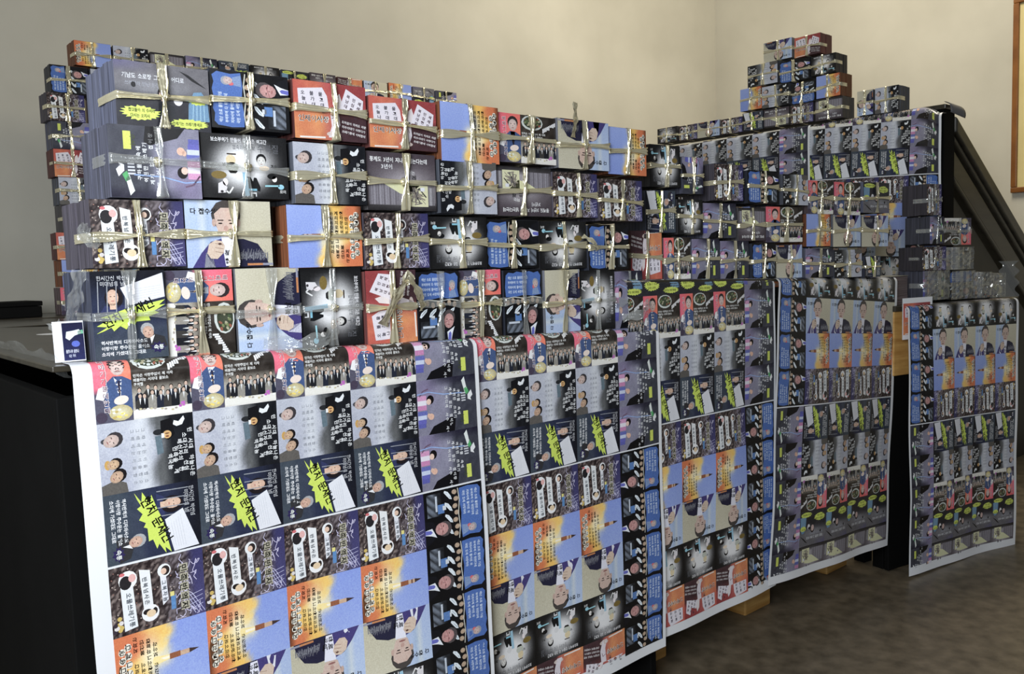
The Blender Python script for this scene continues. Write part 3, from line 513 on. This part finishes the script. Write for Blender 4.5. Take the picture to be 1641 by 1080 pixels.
# ------------------------------------------------------------------ hanging uncut sheets of leaflets
CW, CH = 0.16, 0.12
NORMAL = [('papers',0),('burst',0),('pink',0),('grey',0),('yellow',3),('banner',0),('rocket',2),('face',2),('glow',2),('red',2)]
def split_long(T, C, Z, lim):
    for it in range(9):
        e = np.linalg.norm(T[:, [1,2,0]]-T, axis=-1); k = e.argmax(1); big = e.max(1) > lim
        if not big.any(): break
        t, c, kk = T[big], C[big], k[big]; i = np.arange(len(t)); a, b, d = kk, (kk+1) % 3, (kk+2) % 3
        m_ = (t[i,a]+t[i,b])/2; mc = (c[i,a]+c[i,b])/2
        n1 = np.stack([t[i,a], m_, t[i,d]], 1); n2 = np.stack([m_, t[i,b], t[i,d]], 1)
        c1 = np.stack([c[i,a], mc, c[i,d]], 1); c2 = np.stack([mc, c[i,b], c[i,d]], 1)
        T = np.concatenate([T[~big], n1, n2]); C = np.concatenate([C[~big], c1, c2]); Z = np.concatenate([Z[~big], Z[big], Z[big]])
    return T, C, Z
def make_sheet(label, P0, d, zline, ang, vf, flip=False, sx=1.0, r=0.02, seed=1, flare=0.02, back=0.06, ml=0.03, mr=0.012, mb=-0.012, smin=-9, smax=9, curl=0.0, vs=0.0):
    d = np.array([d[0], d[1], 0.0]); d /= np.linalg.norm(d); n = np.array([d[1], -d[0], 0.0]); rr = np.random.RandomState(seed)
    ph = rr.rand(4)*6.28; Ts, Cs, Zs = [], [], []; cells = []
    for i, (nm_, ro) in enumerate(NORMAL):
        v1 = (5-i)*CH+(0.004 if i < 5 else 0.0)
        for c in range(4): cells.append((c*CW, v1-CH, nm_, ro))
        cells.append((4*CW, v1-CH, 'purple' if i < 5 else 'blue', 0 if i < 5 else 3))
    for (s0, v0, nm_, ro) in cells:
        if flip: s0, v0, ro = 5*CW-s0-CW, -v0-CH, (ro+2) % 4
        if v0 > (vf-zline)+0.12: continue
        W, H, T, C, Z = art_rot(nm_, ro); Ts.append(T*0.01+np.array([s0, v0])); Cs.append(C); Zs.append(Z)
    T = np.concatenate(Ts); C = np.concatenate(Cs); Z = np.concatenate(Zs); T, C, k = ccw(T, C); T, C, Z = T[k], C[k], Z[k]
    near = (T[..., 1].max(1) > (vf-zline)-0.09)
    T1, C1, Z1 = split_long(T[near], C[near], Z[near], 0.009); T2, C2, Z2 = split_long(T[~near], C[~near], Z[~near], 0.035)
    T, C, Z = np.concatenate([T1, T2]), np.concatenate([C1, C2]), np.concatenate([Z1, Z2])
    ca, sa = math.cos(ang), math.sin(ang); P0 = np.array(P0, float)
    def bend(sv, lay):
        s = sv[..., 0]*sx*ca-sv[..., 1]*sa; v = zline+sv[..., 0]*sx*sa+sv[..., 1]*ca
        vq = vf+vs*s; th = np.clip((v-vq)/r, 0, math.pi/2); ex = np.maximum(v-vq-r*math.pi/2, 0); t = np.clip((vq-v)/0.6, 0, 1.2)
        z = np.where(v < vq, v, vq+r*np.sin(th)); inn = r*(1-np.cos(th))+ex
        out = flare*t*(0.55+0.45*np.sin(s*7.0+ph[0]))+0.0022*t*np.sin(s*19+v*5+ph[1])+0.0015*np.sin(v*14+s*4+ph[2])*np.clip(t*6, 0, 1)
        if curl: out = out+curl*np.clip((s-(5*CW*sx-0.16))/0.16, 0, 1)**2*np.clip(1-t*1.3, 0, 1); z = z-0.8*curl*np.clip((s-(5*CW*sx-0.10))/0.10, 0, 1)**2*np.clip(1-t*2, 0, 1)
        q = P0+d*s[..., None]+n*(out-inn)[..., None]; q[..., 2] = z
        q = q+(n*np.cos(th)[..., None]+np.array([0, 0, 1.0])*np.sin(th)[..., None])*lay[..., None]
        return q, s, v
    Pp, s, v = bend(T, np.repeat((0.0006+Z*LAYER)[:, None], 3, 1)); lim = vf+r*1.5708+back+min(0, 0.8*vs)
    ok = (T[..., 1].min(1) > -5*CH-mb+0.026) & (v.max(1) < lim) & (s.mean(1) > smin) & (s.mean(1) < smax)
    me = soup_mesh('printed_area', Pp[ok], C[ok], M['print'])
    L, R_ = (-ml, 5*CW+mr); xs = np.linspace(max(L, smin/sx), min(R_, smax/sx), 44); lo = -5*CH-mb; hi = vf-zline+r*1.5708+back+0.1
    ys = np.concatenate([np.linspace(lo, vf-zline-0.06, 36), np.linspace(vf-zline-0.055, hi, 26)]); X, Y = np.meshgrid(xs, ys, indexing='ij'); Q, s, v = bend(np.stack([X, Y], -1), np.full(X.shape, -0.0004))
    v = np.minimum(v, lim); nx_, ny_ = X.shape; Vv = Q.reshape(-1, 3); F = []
    for i in range(nx_-1):
        for j in range(ny_-1):
            if v[i, j] < lim-1e-6: F.append((i*ny_+j, (i+1)*ny_+j, (i+1)*ny_+j+1, i*ny_+j+1))
    o = mesh_obj('printed_sheet', Vv, F, M['paper'], smooth=True); tag(o, label, 'poster', 'uncut leaflet sheets hung over the table edges')
    p = bpy.data.objects.new('printed_area', me); COL.objects.link(p); p.parent = o
    return o
make_sheet('nearest hanging sheet of printed leaflets with wide white left margin', (0, -0.003, 0), (1, 0), 0.0, 0.0, 0.3255, seed=1, flare=0.022, vs=-0.03)
make_sheet('second hanging leaflet sheet from the left, overlapped by nearest sheet', (0.653, 0.006, 0), (1, 0), -0.024, 0.0, 0.306, vs=-0.03, seed=2, flare=0.006, mr=0.014)
make_sheet('third hanging leaflet sheet, yellow bursts along its top fold, above wooden block', (1.243, 0.010, 0), (1, 0), 0.026, -0.006, 0.4185, vs=-0.027, seed=3, flare=0.004, mb=0.016, smin=0.10, back=0.14)
make_sheet('fourth hanging leaflet sheet, printed upside down with four white glow cartoons on top', (2.045, 0.000, 0), (1, 0), 0.0, -0.078, 0.397, vs=-0.027, flip=True, seed=4, flare=0.008, mb=-0.018, ml=0.010, mr=0.02)
make_sheet('farthest right hanging leaflet sheet, in front of the low table', (2.875, -0.052, 0), D_E, -0.172, -0.02, 0.262, flip=True, sx=0.86, seed=5, flare=0.02, ml=0.010, mr=0.02, curl=0.0)
make_sheet('rear right leaflet sheet with curled corner hung below the pyramid', (3.500, 0.775, 0), (0, -1), 0.850, -0.04, 1.098, sx=0.855, seed=6, flare=0.004, ml=0.006, mr=0.012, back=0.03, curl=0.05)
make_sheet('rear middle leaflet sheet hung below the pyramid\'s left side', (3.491, 1.49, 0), (0, -1), 0.868, 0.0, 1.098, sx=0.97, seed=7, flare=0.004, ml=0.006, mr=0.010, back=0.03)

V, F = [], []
for i in range(9):
    th = i/8*1.9
    for j in range(7):
        u = j/6; rr_ = 0.036+0.010*u; V.append((3.505+0.10*u, 0.082-rr_*math.sin(th)*(.8+.3*u), 1.128-rr_*(1-math.cos(th))-0.008*u))
for i in range(8):
    for j in range(6): a = i*7+j; F.append((a, a+1, a+8, a+7))
cc_ = mesh_obj('curled_corner', V, F, mat('print_back', (92, 92, 96), 0.35), bpy.data.objects['printed_sheet.005'], smooth=True); sd_ = cc_.modifiers.new('thick', 'SOLIDIFY'); sd_.thickness = .0012
# ------------------------------------------------------------------ tied bundles
EDGE = dict(rocket=(122,74,48), red=(98,56,54), face=(104,106,114), glow=(52,52,56), pink=(92,78,80), grey=(84,88,98), yellow=(58,62,78), blue=(46,50,62), purple=(88,90,106), banner=(78,74,84), burst=(98,102,122), papers=(80,78,80))
DESC = dict(rocket='orange rocket-launch', red='red print with white cards', face='suited man', glow='black print with white glow', pink='pink banquet', grey='pale grey portraits', yellow='navy print with yellow burst', blue='blue and black poster', purple='lavender striped-figure', banner='white banners over crowd', burst='grey print with yellow bursts', papers='grey paper-pile')
DEPTH = 0.11
def stack_mesh(W, H, seed, n=6):
    r = random.Random(seed); V, F = [], []; y = 0.0
    for k in range(n):
        t = DEPTH/n; jx, jz = (r.random()-.5)*.003, (r.random()-.5)*.0022; sw = 0.994+0.006*r.random()
        v, f = boxvf(-W/2*sw+jx, W/2*sw+jx, y+0.0004, y+t, -H/2*sw+jz, H/2*sw+jz); b = len(V); V += v; F += [tuple(i+b for i in q) for q in f]; y += t
    me = bpy.data.meshes.new('paper_stack'); me.from_pydata(V, [], F); me.materials.append(M['edge']); me.update(); return me
def ribbon_mesh(Lh, axis, seed, wide, half):
    # flat tape run over the front face, pinched in the middle, folded back along both sides
    r = random.Random(seed); nk, nc = 40, 8; V, F = [], []; ph = [r.random()*6.28 for _ in range(5)]; off = (r.random()-.5)*.016; tilt = (r.random()-.5)*.10; pin = (r.random()-.5)*.02
    sarr = np.concatenate([[-Lh/2-.06, -Lh/2-.03], np.linspace(-Lh/2, Lh/2, nk-3), [Lh/2+.03, Lh/2+.06]])
    for s in sarr:
        inside = max(-Lh/2, min(Lh/2, s)); over = abs(s)-Lh/2
        f = min(1.0, abs(inside-pin)/(Lh/2)); hw = wide*(0.28+0.72*f**0.8)*(0.9+.2*math.sin(9*inside/Lh+ph[0]))
        for c in range(nc):
            u = c/(nc-1)*2-1; fold = abs(math.sin(u*(3.2+1.5*math.sin(ph[1]))+ph[2]+inside*14))*(0.0050-0.0022*f)
            x = inside; z = off*0.6+tilt*inside+u*hw; y = -0.0020-fold
            if over > 1e-6: x = math.copysign(Lh/2+0.0015+fold*.4, s); y = over; z += 0.0
            V.append((x, y, z) if axis == 0 else (z, y-0.0012, x))
    for i in range(len(sarr)-1):
        for c in range(nc-1):
            a = i*nc+c; q = (a, a+nc, a+nc+1, a+1); F.append(q if axis == 1 else q[::-1])
    me = bpy.data.meshes.new('ribbon'); me.from_pydata(V, [], F); me.update(); me.polygons.foreach_set('use_smooth', [True]*len(F)); return me
def crumple(path, width, seed, mat_, name='ribbon_tail', parent=None, amp=0.006, nc=7, sdir=None):
    r = random.Random(seed); P = [Vector(p) for p in path]; V, F = [], []; pts = []
    for i in range(len(P)-1):
        for k in range(7): pts.append(P[i].lerp(P[i+1], k/7))
    pts.append(P[-1]); ph = r.random()*6
    for i, p in enumerate(pts):
        t = (pts[min(i+1, len(pts)-1)]-pts[max(i-1, 0)]).normalized(); sd = Vector(sdir).normalized() if sdir else t.cross(Vector((0.25, -1, 0.15))).normalized(); nn = sd.cross(t)
        for c in range(nc):
            u = c/(nc-1)*2-1; w = width*(.8+.25*math.sin(i*.9+ph)); V.append(p+sd*u*w/2+nn*amp*(abs(math.sin(u*4+i*.7+ph))+.6*r.random()))
    for i in range(len(pts)-1):
        for c in range(nc-1): a = i*nc+c; F.append((a, a+nc, a+nc+1, a+1))
    return mesh_obj(name, V, F, mat_, parent, smooth=True)
STK = {}; RIB = {}
def get_stack(W, H, k):
    key = (W, H, k)
    if key not in STK: STK[key] = stack_mesh(W, H, k*7+3)
    return STK[key]
def get_rib(Lh, axis, k, film):
    key = (Lh, axis, k, film)
    if key not in RIB:
        me = ribbon_mesh(Lh, axis, k*13+axis*5+int(Lh*1000), (0.0105 if not film else 0.0115)*(0.85+.08*(k % 4)), 0); me.materials.append(M['film' if film else 'foil']); RIB[key] = me
    return RIB[key]
def knot_mesh():
    r = random.Random(5); V = []; F = []
    for j in range(7):
        for i in range(10):
            th = i/10*6.283; ph = (j/6-.5)*3.1416; q = .0055*(1+.35*math.sin(3*th+j)); V.append((q*math.cos(ph)*math.cos(th)*1.2, -0.004+q*.7*math.cos(ph)*math.sin(th), q*1.3*math.sin(ph)))
    for j in range(6):
        for i in range(10): a = j*10+i; b = j*10+(i+1) % 10; F.append((a, b, b+10, a+10))
    me = bpy.data.meshes.new('knot'); me.from_pydata(V, [], F); me.update(); me.polygons.foreach_set('use_smooth', [True]*len(F)); me.materials.append(M['foil']); return me
KNOT = knot_mesh()
rb = random.Random(77); count = [0]
ORD = ['first','second','third','fourth','fifth','sixth','seventh','eighth','ninth','tenth','eleventh','twelfth','thirteenth','fourteenth','fifteenth','sixteenth']
def bundle(cx, cy, cz, w, h, des, ro, yaw, label, group, film=False, jitter=0.02, dy=0.0, df=1.0):
    me, W, H = face_mesh(des, ro); count[0] += 1; k = count[0]
    yw = yaw+(rb.random()-.5)*jitter; nx_, ny_ = -math.sin(yw), math.cos(yw)
    e = empty('leaflet_bundle', (cx+nx_*(DEPTH*df/2+dy), cy+ny_*(DEPTH*df/2+dy), cz-h/2), yw); e.scale = (w*0.985/W, df, h*0.985/H); tag(e, label, 'leaflet bundle', group)
    def part(name, mesh, y=-DEPTH/2, z=H/2):
        o = bpy.data.objects.new(name, mesh); COL.objects.link(o); o.parent = e; o.location = (0, y, z); return o
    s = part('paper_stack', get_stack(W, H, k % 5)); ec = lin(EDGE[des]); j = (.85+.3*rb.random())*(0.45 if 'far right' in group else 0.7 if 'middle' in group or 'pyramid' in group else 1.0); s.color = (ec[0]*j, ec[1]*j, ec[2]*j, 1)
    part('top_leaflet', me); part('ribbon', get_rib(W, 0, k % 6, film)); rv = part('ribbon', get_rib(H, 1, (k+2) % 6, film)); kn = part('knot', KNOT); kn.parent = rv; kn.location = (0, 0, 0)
    return e
ROWS = {
  'A1': [
    (0.159, 0.025, 0.798, 0.165, 0.113, 'burst', 0),
    (0.32, 0.025, 0.806, 0.156, 0.107, 'blue', 1),
    (0.487, 0.025, 0.802, 0.165, 0.114, 'red', 0),
    (0.661, 0.025, 0.792, 0.174, 0.107, 'red', 0),
    (0.837, 0.025, 0.785, 0.171, 0.131, 'rocket', 0),
    (1.021, 0.025, 0.786, 0.189, 0.116, 'pink', 0),
    (1.208, 0.025, 0.784, 0.187, 0.124, 'face', 2),
    (1.382, 0.025, 0.779, 0.157, 0.125, 'rocket', 0),
  ],
  'A2': [
    (0.136, 0.025, 0.683, 0.157, 0.124, 'purple', 2),
    (0.302, 0.025, 0.684, 0.17, 0.118, 'glow', 0),
    (0.477, 0.025, 0.678, 0.165, 0.12, 'grey', 0),
    (0.652, 0.025, 0.67, 0.18, 0.123, 'papers', 0),
    (0.828, 0.025, 0.664, 0.166, 0.12, 'grey', 2),
    (1.003, 0.025, 0.661, 0.184, 0.118, 'papers', 2),
    (1.176, 0.025, 0.657, 0.162, 0.113, 'banner', 0),
    (1.344, 0.025, 0.648, 0.174, 0.11, 'banner', 0),
  ],
  'A3': [
    (0.102, 0.025, 0.56, 0.159, 0.117, 'banner', 0),
    (0.265, 0.025, 0.56, 0.167, 0.124, 'face', 0),
    (0.461, 0.025, 0.555, 0.169, 0.124, 'rocket', 0),
    (0.631, 0.025, 0.545, 0.166, 0.119, 'banner', 0),
    (0.797, 0.025, 0.54, 0.165, 0.117, 'glow', 2),
    (0.964, 0.025, 0.535, 0.169, 0.116, 'blue', 1),
    (1.133, 0.025, 0.532, 0.17, 0.12, 'glow', 2),
    (1.296, 0.025, 0.525, 0.158, 0.119, 'blue', 1),
  ],
  'A4': [
    (0.076, 0.025, 0.421, 0.123, 0.155, 'yellow', 0),
    (0.201, 0.025, 0.418, 0.128, 0.157, 'pink', 3),
    (0.333, 0.025, 0.416, 0.131, 0.161, 'face', 1),
    (0.471, 0.025, 0.412, 0.139, 0.161, 'glow', 3),
    (0.607, 0.025, 0.406, 0.127, 0.157, 'red', 1),
    (0.732, 0.025, 0.401, 0.117, 0.155, 'blue', 0),
    (0.856, 0.025, 0.399, 0.13, 0.159, 'pink', 3),
    (0.991, 0.025, 0.395, 0.124, 0.159, 'blue', 0),
    (1.116, 0.025, 0.392, 0.125, 0.159, 'face', 1),
    (1.247, 0.025, 0.388, 0.138, 0.159, 'glow', 3),
    (1.375, 0.025, 0.383, 0.118, 0.157, 'purple', 0),
  ],
  'B1': [
    (1.605, 0.083, 0.758, 0.129, 0.122, 'glow', 2),
    (1.725, 0.071, 0.735, 0.091, 0.11, 'purple', 3),
    (1.883, 0.055, 0.719, 0.133, 0.112, 'banner', 0),
    (2.041, 0.039, 0.709, 0.149, 0.105, 'blue', 1),
    (2.207, 0.022, 0.704, 0.139, 0.101, 'grey', 2),
    (2.353, 0.008, 0.683, 0.148, 0.114, 'pink', 0),
    (2.512, -0.008, 0.681, 0.157, 0.117, 'pink', 0),
    (2.683, -0.025, 0.688, 0.172, 0.111, 'burst', 2),
  ],
  'B2': [
    (1.584, 0.085, 0.627, 0.124, 0.123, 'yellow', 1),
    (1.706, 0.072, 0.612, 0.112, 0.105, 'glow', 2),
    (1.844, 0.059, 0.602, 0.154, 0.108, 'purple', 0),
    (1.995, 0.043, 0.591, 0.137, 0.105, 'papers', 2),
    (2.162, 0.027, 0.591, 0.193, 0.117, 'pink', 0),
    (2.343, 0.009, 0.572, 0.137, 0.111, 'rocket', 0),
    (2.501, -0.007, 0.569, 0.172, 0.112, 'face', 2),
    (2.68, -0.025, 0.568, 0.172, 0.114, 'face', 2),
  ],
  'B3': [
    (1.525, 0.091, 0.502, 0.123, 0.141, 'red', 2),
    (1.647, 0.078, 0.49, 0.113, 0.124, 'pink', 0),
    (1.769, 0.066, 0.486, 0.127, 0.123, 'purple', 0),
    (1.907, 0.052, 0.481, 0.138, 0.119, 'purple', 0),
    (2.043, 0.039, 0.474, 0.122, 0.114, 'blue', 1),
    (2.179, 0.025, 0.469, 0.145, 0.111, 'face', 2),
    (2.337, 0.009, 0.46, 0.165, 0.1, 'purple', 0),
    (2.51, -0.008, 0.454, 0.169, 0.099, 'grey', 2),
    (2.654, -0.022, 0.439, 0.103, 0.077, 'yellow', 1),
  ],
  'E1': [
    (3.133, -0.041, 0.692, 0.094, 0.124, 'banner', 0),
  ],
  'E2': [
    (3.145, -0.043, 0.571, 0.09, 0.109, 'purple', 0),
    (3.282, -0.073, 0.565, 0.183, 0.11, 'pink', 2),
  ],
  'E3': [
    (3.131, -0.04, 0.459, 0.145, 0.095, 'banner', 0),
    (3.29, -0.074, 0.456, 0.172, 0.092, 'grey', 0),
  ],
  'E4': [
    (3.15, -0.044, 0.352, 0.158, 0.119, 'purple', 0),
    (3.31, -0.079, 0.347, 0.161, 0.117, 'blue', 0),
    (3.445, -0.108, 0.341, 0.107, 0.109, 'grey', 0),
    (3.552, -0.13, 0.336, 0.102, 0.104, 'papers', 0),
  ],
  'C1': [
    (3.5, 1.579, 1.184, 0.141, 0.084, 'glow', 0),
    (3.5, 1.442, 1.181, 0.126, 0.082, 'banner', 0),
    (3.5, 1.302, 1.179, 0.145, 0.082, 'face', 2),
    (3.5, 1.158, 1.177, 0.134, 0.08, 'banner', 0),
    (3.5, 1.028, 1.182, 0.118, 0.093, 'yellow', 1),
    (3.5, 0.895, 1.181, 0.141, 0.092, 'papers', 0),
    (3.5, 0.756, 1.18, 0.124, 0.093, 'banner', 0),
    (3.5, 0.611, 1.18, 0.14, 0.102, 'papers', 2),
    (3.5, 0.433, 1.179, 0.077, 0.113, 'face', 1),
    (3.5, 0.331, 1.178, 0.109, 0.116, 'grey', 0),
  ],
  'C2': [
    (3.5, 1.04, 1.296, 0.129, 0.113, 'rocket', 0),
    (3.5, 0.897, 1.288, 0.151, 0.107, 'grey', 0),
    (3.5, 0.749, 1.279, 0.13, 0.103, 'blue', 2),
    (3.5, 0.613, 1.287, 0.124, 0.106, 'rocket', 0),
  ],
  'C3': [
    (3.5, 0.972, 1.407, 0.172, 0.108, 'grey', 2),
    (3.5, 0.796, 1.393, 0.166, 0.105, 'blue', 1),
    (3.5, 0.643, 1.393, 0.128, 0.092, 'glow', 0),
  ],
  'C4': [
    (3.5, 0.888, 1.509, 0.157, 0.097, 'face', 2),
    (3.5, 0.727, 1.499, 0.138, 0.096, 'red', 0),
  ],
}
STACKS = dict(A=('near left stack', 0.0, {1:'top',2:'second',3:'third',4:'bottom'}), B=('middle stack', math.atan2(-.14, 1.4), {1:'top',2:'second',3:'bottom'}),
              E=('far right stack', TH_E, {1:'top',2:'second',3:'third',4:'bottom'}), C=('rear pyramid', -math.pi/2, {1:'bottom',2:'second',3:'third',4:'top'}))
FILM = {('A',2,0),('A',2,1),('A',4,0),('A',4,2),('A',4,3),('A',4,5),('A',4,7),('A',4,9),('A',4,10)}
OBJ = {}
for key, L in ROWS.items():
    sk, rn = key[0], int(key[1]); nm_, yaw, rown = STACKS[sk]
    for i, (x, y, z, w, h, des, ro) in enumerate(L):
        film = sk == 'E' or (sk, rn, i) in FILM
        lab = '%s leaflet bundle, %s from left, %s row, %s' % (DESC[des], ORD[i], rown[rn], nm_)
        if len(L) == 1: lab = '%s leaflet bundle, alone in %s row, %s' % (DESC[des], rown[rn], nm_)
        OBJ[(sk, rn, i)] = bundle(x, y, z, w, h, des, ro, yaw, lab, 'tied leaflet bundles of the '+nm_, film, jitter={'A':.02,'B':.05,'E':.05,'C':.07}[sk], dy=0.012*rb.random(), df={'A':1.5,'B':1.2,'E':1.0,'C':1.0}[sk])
# rear left stack: one tall column and its long top row
colz = ['pink','rocket','red','papers','grey','red','purple','banner','blue']
for k, des in enumerate(colz):
    bundle(0.655+(rb.random()-.5)*.03, 2.5, 0.335+0.1165*(k+.5), 0.150, 0.1165, des, (0,0,0,2,0,0,2,0,1)[k], 0, '%s leaflet bundle, %s up in the rear left column' % (DESC[des], ORD[k]), 'tied leaflet bundles of the rear left stack', jitter=.08)
for k, des in enumerate(['grey','burst','purple','face','yellow','glow','banner','red','grey']):
    bundle(0.822+(rb.random()-.5)*.01, 2.5, 0.335+0.1165*(k+.5), 0.150, 0.1165, des, 0, 0, '%s leaflet bundle, %s up in the second rear left column' % (DESC[des], ORD[k]), 'tied leaflet bundles of the rear left stack', jitter=.03)
for k, des in enumerate(['rocket','grey','papers','purple','yellow','glow','burst','papers','red','face','rocket','burst','purple']):
    bundle(0.765+0.158*k, 2.5, 1.385+0.052+.008*rb.random(), 0.150, 0.104, des, 2 if k % 2 == 0 else 0, 0, '%s leaflet bundle, %s from left along the rear left top row' % (DESC[des], ORD[k]), 'tied leaflet bundles of the rear left stack', jitter=.04)
kinds = ['grey','papers','purple','yellow','glow','burst','red','face','rocket','banner','blue','pink']
for r_ in range(4):
    for k in range(12):
        des = kinds[(k*5+r_*7) % 12]; bundle(0.982+0.158*k, 2.5, 0.917+0.1165*(r_+.5), 0.154, 0.1165, des, 0 if (k+r_) % 3 else 2, 0, '%s leaflet bundle, %s from left, %s row below rear top row' % (DESC[des], ORD[k], ('fourth','third','second','first')[r_]), 'tied leaflet bundles of the rear left stack', jitter=.03)
# loose tape ends
def tail(key, path, width, seed, m_='foil', amp=.006):
    e = OBJ[key]; o = crumple([(0,0,0)], .01, 1, M[m_]) if False else crumple(path, width, seed, M[m_], 'ribbon_tail', None, amp)
    bpy.context.view_layer.update(); o.parent = e; o.matrix_parent_inverse = e.matrix_world.inverted(); return o
tail(('A',1,6), [(1.165,.028,.80),(1.167,.02,.84),(1.170,.022,.885)], .022, 3, 'foil', .004)
tail(('A',4,4), [(0.575,.02,.37),(0.60,.0,.43),(0.625,-.01,.468),(0.65,-.008,.43),(0.665,.0,.40)], .026, 4)
tail(('A',4,2), [(0.30,.0,.352),(0.36,-.012,.345),(0.42,-.012,.352),(0.455,.004,.372)], .034, 5, 'film', .008)
tail(('A',3,0), [(0.016,.03,.57),(0.0,.02,.562),(0.012,.015,.54),(0.03,.02,.545)], .020, 6, 'film')
tail(('A',3,6), [(1.185,.02,.55),(1.20,.0,.535),(1.21,-.005,.515)], .018, 7)
tail(('A',4,0), [(0.005,.05,.50),(-0.004,.06,.45),(-0.012,.08,.41),(-0.03,.10,.40)], .028, 8, 'film')
tail(('A',4,10), [(1.33,.02,.335),(1.37,-.01,.345),(1.40,-.01,.38)], .03, 9, 'film', .008)
# crinkled wrap around the lowest far right bundles, one strip standing up
def wrap(key, seed):
    e = OBJ[key]; x, y, z, w, h, des, ro = ROWS[key[0]+str(key[1])][key[2]]; me, W, H = face_mesh(des, ro); r = random.Random(seed); V, F = [], []; n = 12
    for j in range(n+1):
        for i in range(n+1):
            u, v_ = i/n-.5, j/n-.5; V.append((u*W*1.02, -DEPTH/2-.006-.004*abs(math.sin(u*23+seed))-.004*r.random(), H/2+v_*H))
    for j in range(n):
        for i in range(n): a = j*(n+1)+i; F.append((a, a+1, a+n+2, a+n+1))
    return mesh_obj('film_wrap', V, F, M['silver'], e)
for i in range(len(ROWS['E4'])): wrap(('E',4,i), i+2)
wrap(('E',3,1), 9)
strip = crumple([(3.578,-.158,.285),(3.580,-.158,.34),(3.582,-.157,.39),(3.584,-.154,.436)], .088, 21, M['silver'], 'plastic_strip', None, .004, sdir=(.78, -.62, 0)); tag(strip, 'shiny clear plastic strip standing upright at the far right table end', 'plastic strip')

# small leftovers on the tables
fl = tag(empty('leaflet_bundle', (2.945, 0.075, 0.283), 0.06), 'plain grey leaflet bundle lying flat on the low table\'s left end', 'leaflet bundle')
s = bpy.data.objects.new('paper_stack', get_stack(0.16, 0.12, 1)); COL.objects.link(s); s.parent = fl; s.rotation_euler = (math.pi/2, 0, 0); s.location = (0, 0, 0); s.color = (.16, .12, .12, 1)
bevbox('top_leaflet', -.082, .082, -.062, .062, 0.1105, 0.1125, M['rail'], fl, 0)
W, H, T, C, Z = art_rot('red', 0); T, C, k = ccw(T, C); T, C, Z = T[k]*.01, C[k], Z[k]
def small_sheet(T, C, Z, W, H, loc, rz, lean, marg, label):
    P = np.empty(T.shape[:2]+(3,)); P[..., 0] = T[..., 0]; P[..., 2] = T[..., 1]; P[..., 1] = -0.0006-Z[:, None]*LAYER
    v, f = boxvf(-marg[0], W+marg[1], 0, 0.0006, -marg[2], H+marg[3])
    o = mesh_obj('printed_leaf', v, f, M['paper']); o.location = loc; o.rotation_euler = (lean, 0, rz); tag(o, label, 'leaflet')
    p = bpy.data.objects.new('printed_area', soup_mesh('printed_area', P, C, M['print'])); COL.objects.link(p); p.parent = o
    return o
small_sheet(T, C, Z, .16, .12, (2.868, -0.036, 0.172), TH_E, 0.0, (.004, .014, .018, .02), 'red leaflet with white cards and white border, hanging between two far sheets')
a = Art(7, 6, 2); a.grid(0, 0, 7, 6, 6, 5, lambda u, v: mixc((30,34,84),(22,24,56),v)); a.lay(1).poly([(1,3.6),(1.4,4.6),(3.4,4.7),(5.6,4.9),(6.6,4.3),(4,3.9),(2.2,3.2)], (214,224,222)); a.poly([(5,4.6),(6.8,4.8),(7,4.2),(5.2,4.1)], (96,180,140)); a.ell(4.2,2.6,1.4,.5,(60,86,190)); a.text('물장나라 물장나', .8, 1.2, .62, (206,210,226)); a.text('의은 하치', 1.6, .5, .55, (190,196,220)); T, C, Z = a.done(); T, C, k = ccw(T, C)
small_sheet(T[k]*np.array([.0046, .0105]), C[k], Z[k], .0322, .063, (-0.026, 0.055, 0.349), -0.06, -0.10, (.014, .001, .002, .003), 'small navy leaflet with white margin standing at the near left table corner')
def flat_paper(x, y, w, d, rz, m_, label, z=0.3345, cat='paper'):
    V = []; F = []; n = 8
    for i in range(n+1):
        for j in range(n+1): V.append((w*(i/n-.5), d*(j/n-.5), .0012+.002*math.sin(i*.9)*math.sin(j*.8)+.002))
    for i in range(n):
        for j in range(n): a_ = i*(n+1)+j; F.append((a_, a_+n+1, a_+n+2, a_+1))
    o = mesh_obj('loose_sheet', V, F, m_, smooth=True); o.location = (x, y, z); o.rotation_euler = (0, 0, rz); b = o.modifiers.new('thick', 'SOLIDIFY'); b.thickness = .0008; tag(o, label, cat); return o
flat_paper(0.16, 1.02, 0.24, 0.17, 0.3, M['paper'], 'white loose sheet lying flat behind the near table corner')
flat_paper(0.13, 0.55, 0.20, 0.26, -0.2, M['film'], 'clear plastic sheet lying flat on the near table corner', cat='plastic sheet')
flat_paper(0.34, 1.75, 0.42, 0.30, 0.1, M['board'], 'brown loose sheet lying flat midway along the near table', cat='paper')
edge = crumple([(-.035,.05,.338),(-.03,.3,.340),(-.025,.6,.342),(-.02,.95,.340),(-.02,1.3,.338)], .06, 31, M['film'], 'plastic_sheet', None, .006); tag(edge, 'crumpled clear plastic edging along the near table\'s left side', 'plastic sheet')
bc = tag(empty('black_case', (0.24, 2.55, 0.333), 0.05), 'flat black case on the table against the back wall, far left', 'case')
bevbox('case_base', -.32, .24, -.10, .12, 0, .045, M['black'], bc, .004); bevbox('case_lid', -.323, .243, -.103, .123, .046, .066, M['black'], bc, .004)
